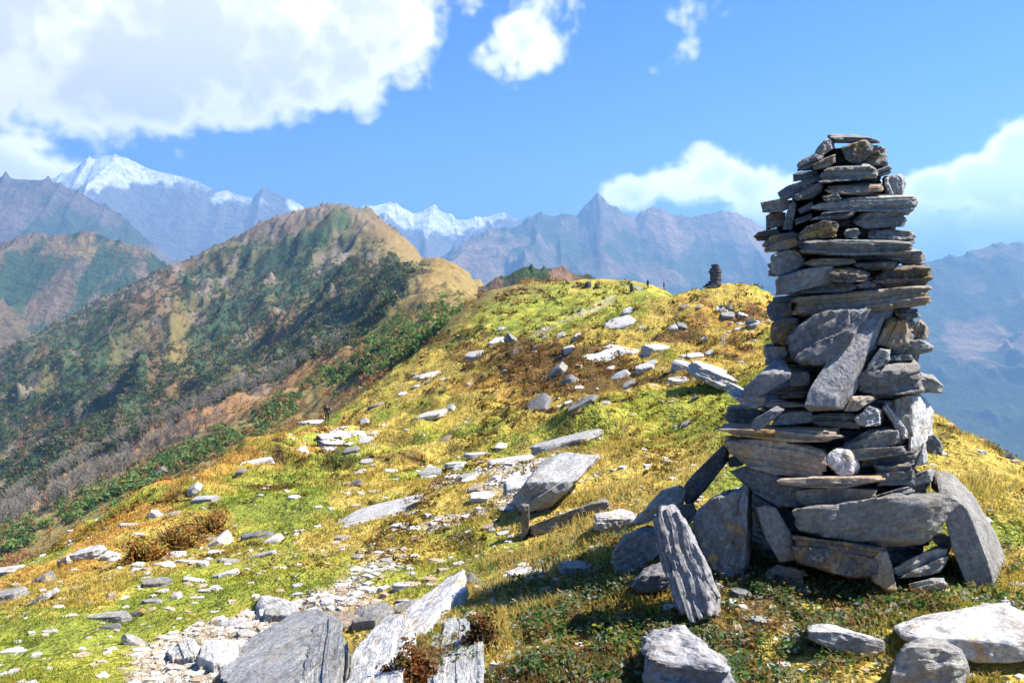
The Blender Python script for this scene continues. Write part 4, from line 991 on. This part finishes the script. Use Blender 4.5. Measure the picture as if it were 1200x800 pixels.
def leaf_cloud(name, C, Sz, colr, n_leaf, spread, up=.5, flat=.6):
    """diamond leaves scattered round centres C; Sz leaf length, spread radius of each plant"""
    k = len(C); N_ = k * n_leaf
    d = rng.normal(size=(N_, 3)); d /= np.linalg.norm(d, axis=1, keepdims=True); d[:, 2] = np.abs(d[:, 2]) * up
    s = np.repeat(Sz, n_leaf); sp = np.repeat(spread, n_leaf)
    o = np.repeat(C, n_leaf, 0) + d * (sp * rng.random(N_) ** .5)[:, None]
    ax = rng.normal(size=(N_, 3)); ax[:, 2] *= flat; ax /= np.linalg.norm(ax, axis=1, keepdims=True)
    b = np.cross(ax, rng.normal(size=(N_, 3)) + np.array([0, 0, 2.])); b /= np.linalg.norm(b, axis=1, keepdims=True) + 1e-6
    s = s * rng.uniform(.6, 1.3, N_)
    V = np.stack([o - ax * s[:, None] * .5, o + b * s[:, None] * .28, o + ax * s[:, None] * .5, o - b * s[:, None] * .28], 1).reshape(-1, 3)
    me = mesh_np(name, V, quads=np.arange(N_ * 4).reshape(-1, 4), smooth=False)
    set_col(me, np.repeat(noisy(np.repeat(colr, n_leaf, 0), .18), 4, 0)); return me
def pick(k, pal, pr): return np.array(pal)[rng.choice(len(pal), k, p=pr)]
# herbs round the foot of the cairn and in the shaded bank
x, y, z, px, py = spots(90000, 2.3, 7, .6, -.2, .8)
dn = np.clip(blob(px, py, 960, 700, 120, 50) + blob(px, py, 720, 700, 90, 60) + .8 * blob(px, py, 880, 730, 120, 60) + .9 * blob(px, py, 680, 765, 120, 45) + .7 * blob(px, py, 1050, 690, 60, 40) + .5 * blob(px, py, 700, 645, 60, 20) + .25 * blob(px, py, 1150, 640, 60, 60), 0, 1) * (.10 + 1.25 * sst(-.1, .35, fbm2(x / .26, y / .26, 3, 231)))
kp = np.where(rng.random(len(x)) < dn * .42)[0][:11000]
Cc = np.stack([x, y, z + .012], -1)[kp]; k = len(Cc)
pc = pick(k, [(.06, .12, .03), (.10, .15, .06), (.19, .22, .15), (.22, .20, .05), (.17, .07, .03), (.24, .16, .06), (.36, .36, .30)], [.26, .20, .13, .13, .08, .14, .06])
obj('ground_cover', leaf_cloud('ground_cover', Cc, rng.uniform(.013, .034, k), pc, 11, rng.uniform(.025, .07, k), up=1.1), M['leaf'], kind='stuff')
# dwarf heath in dark cushions over the upper turf
x, y, z, px, py = spots(60000, 7, 150, .35)
m = near_masks(x, y, px, py)
dn = np.clip(m[2] * .9 + .55 * sst(.15, .5, fbm2(x / (y * .05 + .6), y / (y * .12 + .8), 3, 241)) * (1 - m[0] * .6), 0, 1) * (1 - m[4])
kp = np.where(rng.random(len(x)) < dn * .5)[0][:11000]
Cc = np.stack([x, y, z], -1)[kp]; k = len(Cc); yy = y[kp]
pc = pick(k, [(.11, .06, .022), (.06, .06, .02), (.18, .10, .03), (.15, .14, .03), (.28, .18, .04)], [.28, .24, .2, .14, .14])
obj('ground_cover', leaf_cloud('ground_cover', Cc, np.maximum(.03, yy * .0042), pc, 16, np.maximum(.07, yy * .0075) * rng.uniform(.5, 1.5, k), up=.7), M['leaf'], kind='stuff')

# the brown shrub on the left slope and a rusty one on the bottom outcrop
def shrub(px, py, wpx, hpx, pal, pr, label, n=900, leaf=.05, seed=0):
    g = hit(px, py); s = g[1] / F; Wd, H_ = wpx * s, hpx * s
    t = empty('shrub', tuple(g), label, 'shrub')
    k = n; u = rng.normal(size=(k, 3)); u /= np.linalg.norm(u, axis=1, keepdims=True); u[:, 2] = np.abs(u[:, 2])
    r_ = rng.random(k) ** .5 * (1 + .75 * vn3(u * 2.5 + seed, 3))
    C_ = u * r_[:, None] * np.array([Wd / 2, Wd * .42, H_])
    ex = C_[:, 0] / (Wd / 2); e = .3
    gx = (Hz(g[0] + e, g[1]) - Hz(g[0] - e, g[1])) / (2 * e); C_[:, 2] += C_[:, 0] * gx
    obj('crown', leaf_cloud('crown', C_, np.full(k, leaf), pick(k, pal, pr), 6, np.full(k, leaf * 1.6), up=1.), M['leaf'], t)
    b = bmesh.new()
    for j in range(26):
        a_ = j * 2.4; e_ = Vector((math.cos(a_) * Wd * .36, math.sin(a_) * Wd * .22, H_ * (.45 + .4 * ((j * 7) % 5) / 5))); o_ = Vector((math.cos(a_) * Wd * .12, math.sin(a_) * .1, -.05))
        dd = e_ - o_
        bmesh.ops.create_cone(b, cap_ends=False, segments=5, radius1=.014, radius2=.004, depth=dd.length, matrix=Matrix.Translation((o_ + e_) / 2) @ dd.to_track_quat('Z', 'Y').to_matrix().to_4x4())
    me = bpy.data.meshes.new('stem'); b.to_mesh(me); b.free(); set_col(me, np.tile((.10, .07, .05), (len(me.vertices), 1))); obj('stem', me, M['leaf'], t)
BR = [(.30, .15, .06), (.38, .18, .05), (.60, .45, .07), (.18, .12, .06), (.30, .28, .07)]
shrub(172, 657, 62, 26, BR, [.30, .22, .22, .16, .10], 'lowest brown shrub flecked with yellow on the left slope', n=300, leaf=.05, seed=1)
shrub(210, 645, 70, 34, BR, [.38, .24, .12, .16, .10], 'widest brown shrub in the middle of the shrub patch on the left slope', n=380, leaf=.05, seed=2)
shrub(247, 622, 52, 24, BR, [.4, .26, .08, .16, .10], 'small brown shrub just under the pale ledge on the left slope', n=240, leaf=.045, seed=5)
shrub(483, 800, 60, 42, [(.24, .09, .03), (.13, .06, .025), (.20, .15, .05)], [.45, .35, .2], 'rusty low shrub growing between the pale slabs at the bottom', n=260, leaf=.022, seed=3)
shrub(565, 760, 40, 45, [(.17, .08, .03), (.11, .10, .03), (.25, .19, .06)], [.4, .3, .3], 'brown tuft of heath on the edge of the grass bank', n=220, leaf=.022, seed=4)

# woodland on the far side of the ridge: one mass
def woods(name, n, y0, y1, p, dens, hgt, pal, pr, nl, a0=-.78, a1=.30, cap=9000, flatk=.75):
    x, y, z, px, py = spots(n, y0, y1, p, a0, a1)
    mm = mid_masks(x, y, px, py)
    kp = np.where((rng.random(n) < dens(x, y, px, py, mm)) & (py < 690) & (px > -120) & (px < 660))[0][:cap]
    k = len(kp); h = hgt(k); C_ = np.stack([x, y, z], -1)[kp] + np.stack([0 * h, 0 * h, h * .25], -1)
    N_ = k * nl; d = rng.normal(size=(N_, 3)); d /= np.linalg.norm(d, axis=1, keepdims=True); d[:, 2] = d[:, 2] * flatk + .2
    hh = np.repeat(h, nl)
    o = np.repeat(C_, nl, 0) + d * (hh * .55 * rng.random(N_) ** .35)[:, None]
    A = rng.normal(size=(N_, 3)); B = rng.normal(size=(N_, 3)); A /= np.linalg.norm(A, axis=1, keepdims=True); B /= np.linalg.norm(B, axis=1, keepdims=True)
    s = (hh * .20)[:, None]
    V = np.stack([o + A * s, o + B * s, o - (A + B) * s * .7], 1).reshape(-1, 3)
    me = mesh_np(name, V, tris=np.arange(N_ * 3).reshape(-1, 3), smooth=False)
    c = noisy(np.repeat(pick(k, pal, pr), nl, 0), .15); set_col(me, np.repeat(c, 3, 0))
    return obj(name, me, M['tree'], kind='stuff')
def d_face(x, y, px, py, mm):
    flank, green, bare, rust, gold, rock, q1, q2, q3 = mm
    return np.clip((1 - flank) * (.45 + .9 * sst(-.25, .35, -q1 - .2 * q3)) * (1 - gold) * (1 - .6 * rock) * sst(250, 330, py), 0, 1) * (y > 250)
woods('woodland', 90000, 260, 1180, .25, d_face, lambda k: rng.uniform(1.8, 5.5, k), [(.05, .085, .03), (.075, .115, .04), (.13, .13, .045), (.18, .115, .05), (.24, .20, .17)], [.32, .24, .20, .14, .10], 18, cap=24000)
def d_green(x, y, px, py, mm): return np.clip(mm[1], 0, 1) ** 1.3 * (y > 150)
woods('thicket', 60000, 155, 470, .0, d_green, lambda k: rng.uniform(.9, 3.6, k) , [(.08, .15, .04), (.12, .19, .055), (.18, .25, .08), (.24, .20, .06), (.25, .14, .06)], [.28, .28, .18, .14, .12], 30, cap=6000)
def d_heath(x, y, px, py, mm): return np.clip(mm[0] * (.25 + .75 * mm[3]) * (1 - mm[1]), 0, 1) * (y > 150) * .5 * (mm[8] > -.3)
woods('heath', 50000, 150, 800, .2, d_heath, lambda k: rng.uniform(.8, 2.0, k), [(.27, .13, .05), (.34, .19, .07), (.17, .10, .05), (.34, .27, .08)], [.35, .25, .2, .2], 14, cap=8000)

# the belt of leafless grey trees; those that show largest are trees of their own
def bare_mesh(h, seed):
    r_ = np.random.default_rng(seed); V = []; T = []
    def twig(a, b, r0, r1):
        a, b = np.array(a), np.array(b); d = b - a; s1 = np.cross(d, [0, 1, .1]); s1 /= np.linalg.norm(s1) + 1e-9; s2 = np.cross(d, s1); s2 /= np.linalg.norm(s2) + 1e-9
        i = len(V)
        for k in range(3):
            q = math.cos(k * 2.094) * s1 + math.sin(k * 2.094) * s2; V.append(a + q * r0)
        for k in range(3):
            q = math.cos(k * 2.094) * s1 + math.sin(k * 2.094) * s2; V.append(b + q * r1)
        for k in range(3):
            j = (k + 1) % 3; T.append((i + k, i + j, i + 3 + j)); T.append((i + k, i + 3 + j, i + 3 + k))
    lx, ly = r_.normal(0, .05, 2) * h
    twig((0, 0, -.3), (lx, ly, h * .75), .022 * h, .010 * h); nT = len(T)
    for k in range(11):
        f = r_.uniform(.25, .75); a = r_.uniform(0, 6.28); o = np.array([lx * f / .75, ly * f / .75, h * f])
        e = o + np.array([math.cos(a) * .20, math.sin(a) * .20, r_.uniform(.15, .3)]) * h; twig(o, e, .010 * h, .005 * h)
        for q in range(3): twig(o + (e - o) * (.5 + .2 * q), o + (e - o) * (.5 + .2 * q) + r_.normal(0, .07, 3) * h + np.array([0, 0, .08 * h]), .006 * h, .003 * h)
    return np.array(V), np.array(T), nT
bt = [bare_mesh(1., 40 + i) for i in range(6)]
x, y, z, px, py = spots(60000, 150, 620, .0, -.75, -.05)
mm = mid_masks(x, y, px, py)
kp = np.where((rng.random(len(x)) < np.clip(mm[2], 0, 1) ** 1.5) & (px > -40) & (py < 680) & (py > 395))[0]
rng.shuffle(kp); kp = kp[:1700]; h = rng.uniform(4.5, 9.0, len(kp)); size_ = h / y[kp]
order = np.argsort(-size_); solo = [i for i in order if 0 < px[kp[i]] < 330][:120]; rest = [i for i in range(len(kp)) if i not in set(solo)]
gcol = np.array((.33, .29, .24))
Vs, Ts, Cs = [], [], []; off = 0
for j, i in enumerate(rest):
    v, t_, _ = bt[j % 6]; Vs.append(v * h[i] + np.array([x[kp[i]], y[kp[i]], z[kp[i]]])); Ts.append(t_ + off); off += len(v); Cs.append(np.tile(gcol * rng.uniform(.7, 1.2), (len(v), 1)))
me = mesh_np('bare_woodland', np.concatenate(Vs), tris=np.concatenate(Ts), smooth=False); set_col(me, np.concatenate(Cs)); obj('bare_woodland', me, M['tree'], kind='stuff')
pr_ = []
for v, t_, nT in bt:
    r2 = []
    for nm_, tt in (('trunk', t_[:nT]), ('crown', t_[nT:])):
        me = mesh_np(nm_, v, tris=tt, smooth=False); set_col(me, np.tile(gcol * (1.05 if nm_ == 'trunk' else .95), (len(v), 1))); me.materials.append(M['tree']); r2.append(me)
    pr_.append(r2)
for j, i in enumerate(solo):
    t = empty('bare_tree', (x[kp[i]], y[kp[i]], z[kp[i]]), 'leafless grey tree in the pale belt of bare trees on the slope below the ridge', 'tree', 'bare trees in the grey belt')
    t.scale = (h[i],) * 3; t.rotation_euler = (0, 0, float(rng.uniform(0, 6)))
    for nm_, me in zip(('trunk', 'crown'), pr_[j % 6]): obj(nm_, me, None, t)
# ------------------------------------------------------------------ air, sun and sky
SUN_AZ, SUN_EL = R(86), R(52)                # azimuth measured from straight ahead towards the right
hz = NT('thin mountain air')
pv = hz.n('VolumePrincipled'); pv.inputs['Color'].default_value = (.26, .54, 1.0, 1); pv.inputs['Density'].default_value = HAZE; pv.inputs['Density Attribute'].default_value = ''; pv.inputs['Anisotropy'].default_value = .2
hz.t.links.new(pv.outputs[0], hz.out.inputs[1])
bm = bmesh.new(); bmesh.ops.create_cube(bm, size=1)
hm = bpy.data.meshes.new('haze'); bm.to_mesh(hm); bm.free()
lo, hi = Vector((-26500, -6500, FLOOR - 130)), Vector((26500, 24500, 1520))
ho = obj('haze', hm, hz.m, kind='stuff'); ho.location = (lo + hi) / 2; ho.scale = hi - lo

sd = bpy.data.lights.new('sun', 'SUN'); sd.energy = 5.0; sd.angle = R(.53); sd.color = (1, .95, .86)
so = link(bpy.data.objects.new('sun', sd))
sdir = Vector((math.sin(SUN_AZ) * math.cos(SUN_EL), math.cos(SUN_AZ) * math.cos(SUN_EL), math.sin(SUN_EL)))
so.rotation_euler = (-sdir).to_track_quat('-Z', 'Y').to_euler(); so.location = (6, 6, 12)

w = bpy.data.worlds.new('World'); scene.world = w; w.use_nodes = True
nt = w.node_tree; nt.nodes.clear()
def N(kind, ins=None, **kw):
    nd = nt.nodes.new('ShaderNode' + kind)
    for a, b in kw.items(): setattr(nd, a, b)
    for a, b in (ins or {}).items():
        if isinstance(b, bpy.types.NodeSocket): nt.links.new(b, nd.inputs[a])
        else: nd.inputs[a].default_value = b
    return nd
def MA(op, a, b=0., c=0.): return N('Math', {0: a, 1: b, 2: c}, operation=op).outputs[0]
def MR(v, a, b, c=0., d=1.): return N('MapRange', {0: v, 1: a, 2: b, 3: c, 4: d}, interpolation_type='SMOOTHSTEP').outputs[0]
sky = N('TexSky', sky_type='NISHITA', sun_disc=False, sun_elevation=SUN_EL, sun_rotation=SUN_AZ, altitude=3600, air_density=1.0, dust_density=.3, ozone_density=3.0)
hsv = N('HueSaturation', {'Hue': .515, 'Saturation': 1.4, 'Value': 1.0, 'Color': sky.outputs[0]})
d = N('TexCoord').outputs['Generated']
sx = N('SeparateXYZ', {0: d})
az = MA('ARCTAN2', sx.outputs[0], sx.outputs[1]); el = MA('ARCSINE', sx.outputs[2])
ang = N('CombineXYZ', {0: az, 1: el, 2: 0.}).outputs[0]
# clouds: azimuth and elevation of each bank, its half width and half height
CL = [(40, 40, 170, 95, 1), (150, 100, 130, 62, 1), (270, 30, 160, 92, 1), (410, 40, 100, 70, 1), (405, 95, 60, 42, .8), (480, 15, 60, 45, .8), (170, -60, 460, 120, 1), (-160, 30, 200, 90, 1), (640, -30, 60, 40, .6), (250, 130, 160, 28, .6),
      (-10, 185, 75, 40, 1), (50, 200, 62, 24, .9), (612, 52, 62, 46, .95), (590, 22, 30, 30, .6), (770, 74, 26, 16, .42), (752, 60, 20, 14, .36), (820, 8, 40, 24, .42), (806, 50, 24, 18, .34),
      (736, 226, 40, 24, .95), (775, 214, 40, 24, 1), (822, 208, 42, 34, 1), (848, 196, 28, 26, 1), (880, 226, 48, 30, 1), (940, 240, 74, 38, 1), (1040, 235, 70, 34, .9), (1100, 226, 60, 26, .95), (1150, 212, 56, 34, 1), (1200, 190, 56, 40, 1), (1270, 190, 80, 60, 1), (1120, 268, 120, 30, .72), (1240, 250, 90, 40, .8), (1420, 150, 130, 60, 1), (-260, 180, 120, 60, 1)]
wn = N('TexNoise', {'Vector': ang, 'Scale': 9., 'Detail': 3., 'Roughness': .5})
wob = N('VectorMath', {0: N('VectorMath', {0: wn.outputs['Color'], 1: (.5, .5, .5)}, operation='SUBTRACT').outputs[0], 3: .055}, operation='SCALE')
wa = N('VectorMath', {0: ang, 1: wob.outputs[0]}, operation='ADD').outputs[0]
field = None; body = None
for cx, cy, rx_, ry_, s in CL:
    x_, z_ = ray(cx, cy); a_ = math.atan2(x_, 1); e_ = math.atan(z_ * math.cos(a_))
    kx = F / rx_ * 1.12 ; ky = F / ry_
    v = N('Mapping', {0: wa, 1: (-a_ * kx, -e_ * ky, 0), 3: (kx, ky, 0)}).outputs[0]
    ln = N('VectorMath', {0: v}, operation='LENGTH').outputs['Value']
    f = MA('MULTIPLY', MR(ln, 1.45, .05), s)
    field = f if field is None else MA('ADD', MA('MAXIMUM', field, f), MA('MULTIPLY', MA('MINIMUM', field, f), .35))
fb = N('TexNoise', {'Vector': ang, 'Scale': 15., 'Detail': 12., 'Roughness': .56, 'Distortion': .25}).outputs[0]
fb2 = N('TexNoise', {'Vector': ang, 'Scale': 7., 'Detail': 5., 'Roughness': .5}).outputs[0]
vd = N('VectorMath', {0: ang, 1: N('VectorMath', {0: N('VectorMath', {0: N('TexNoise', {'Vector': ang, 'Scale': 30., 'Detail': 4.}).outputs['Color'], 1: (.5, .5, .5)}, operation='SUBTRACT').outputs[0], 3: .03}, operation='SCALE').outputs[0]}, operation='ADD').outputs[0]
puff = None
for sc_, wt_ in ((13., .40), (29., .22), (64., .12)):
    vo = N('TexVoronoi', {'Vector': vd, 'Scale': sc_}, feature='F1', voronoi_dimensions='2D').outputs['Distance']
    pu = MA('MULTIPLY_ADD', vo, -wt_ * 1.5, wt_ * .62); puff = pu if puff is None else MA('ADD', puff, pu)
dens = MA('ADD', MA('ADD', field, puff), MA('MULTIPLY_ADD', fb, 1.5, -.75))
alpha = MA('MULTIPLY', MR(dens, .20, .78), MR(field, .06, .22))
thick = MR(MA('ADD', dens, MA('MULTIPLY_ADD', fb2, 1.8, -.95)), .7, 1.3)
# thin edges glow white, thick middles go lilac grey
ccol = N('Mix', data_type='RGBA'); nt.links.new(MA('MULTIPLY', thick, .85), ccol.inputs[0]); ccol.inputs[6].default_value = (1., .93, .86, 1); ccol.inputs[7].default_value = (.60, .575, .59, 1)
b1 = N('Background', {0: hsv.outputs[0], 1: SKY_S}); b2 = N('Background', {0: ccol.outputs[2], 1: MA('MULTIPLY', MR(el, .20, .08, 1., 2.7), CLOUD_S)})
mx = N('MixShader', {0: alpha, 1: b1.outputs[0], 2: b2.outputs[0]})
w.cycles.sampling_method='MANUAL'; w.cycles.sample_map_resolution=256
nt.links.new(mx.outputs[0], N('OutputWorld').inputs[0])

vs = scene.view_settings; scene.display_settings.display_device = 'sRGB'
vs.view_transform = 'Standard'; vs.look = 'None'; vs.gamma = 1; vs.use_curve_mapping = False; vs.exposure = EXPO
cy = scene.cycles
cy.use_denoising = True; cy.denoiser = 'OPENIMAGEDENOISE'; cy.max_bounces = 6; cy.diffuse_bounces = 3; cy.glossy_bounces = 2; cy.transmission_bounces = 4; cy.volume_bounces = 0; cy.transparent_max_bounces = 4
cy.sample_clamp_indirect = 6; cy.use_adaptive_sampling = True; cy.adaptive_threshold = .015
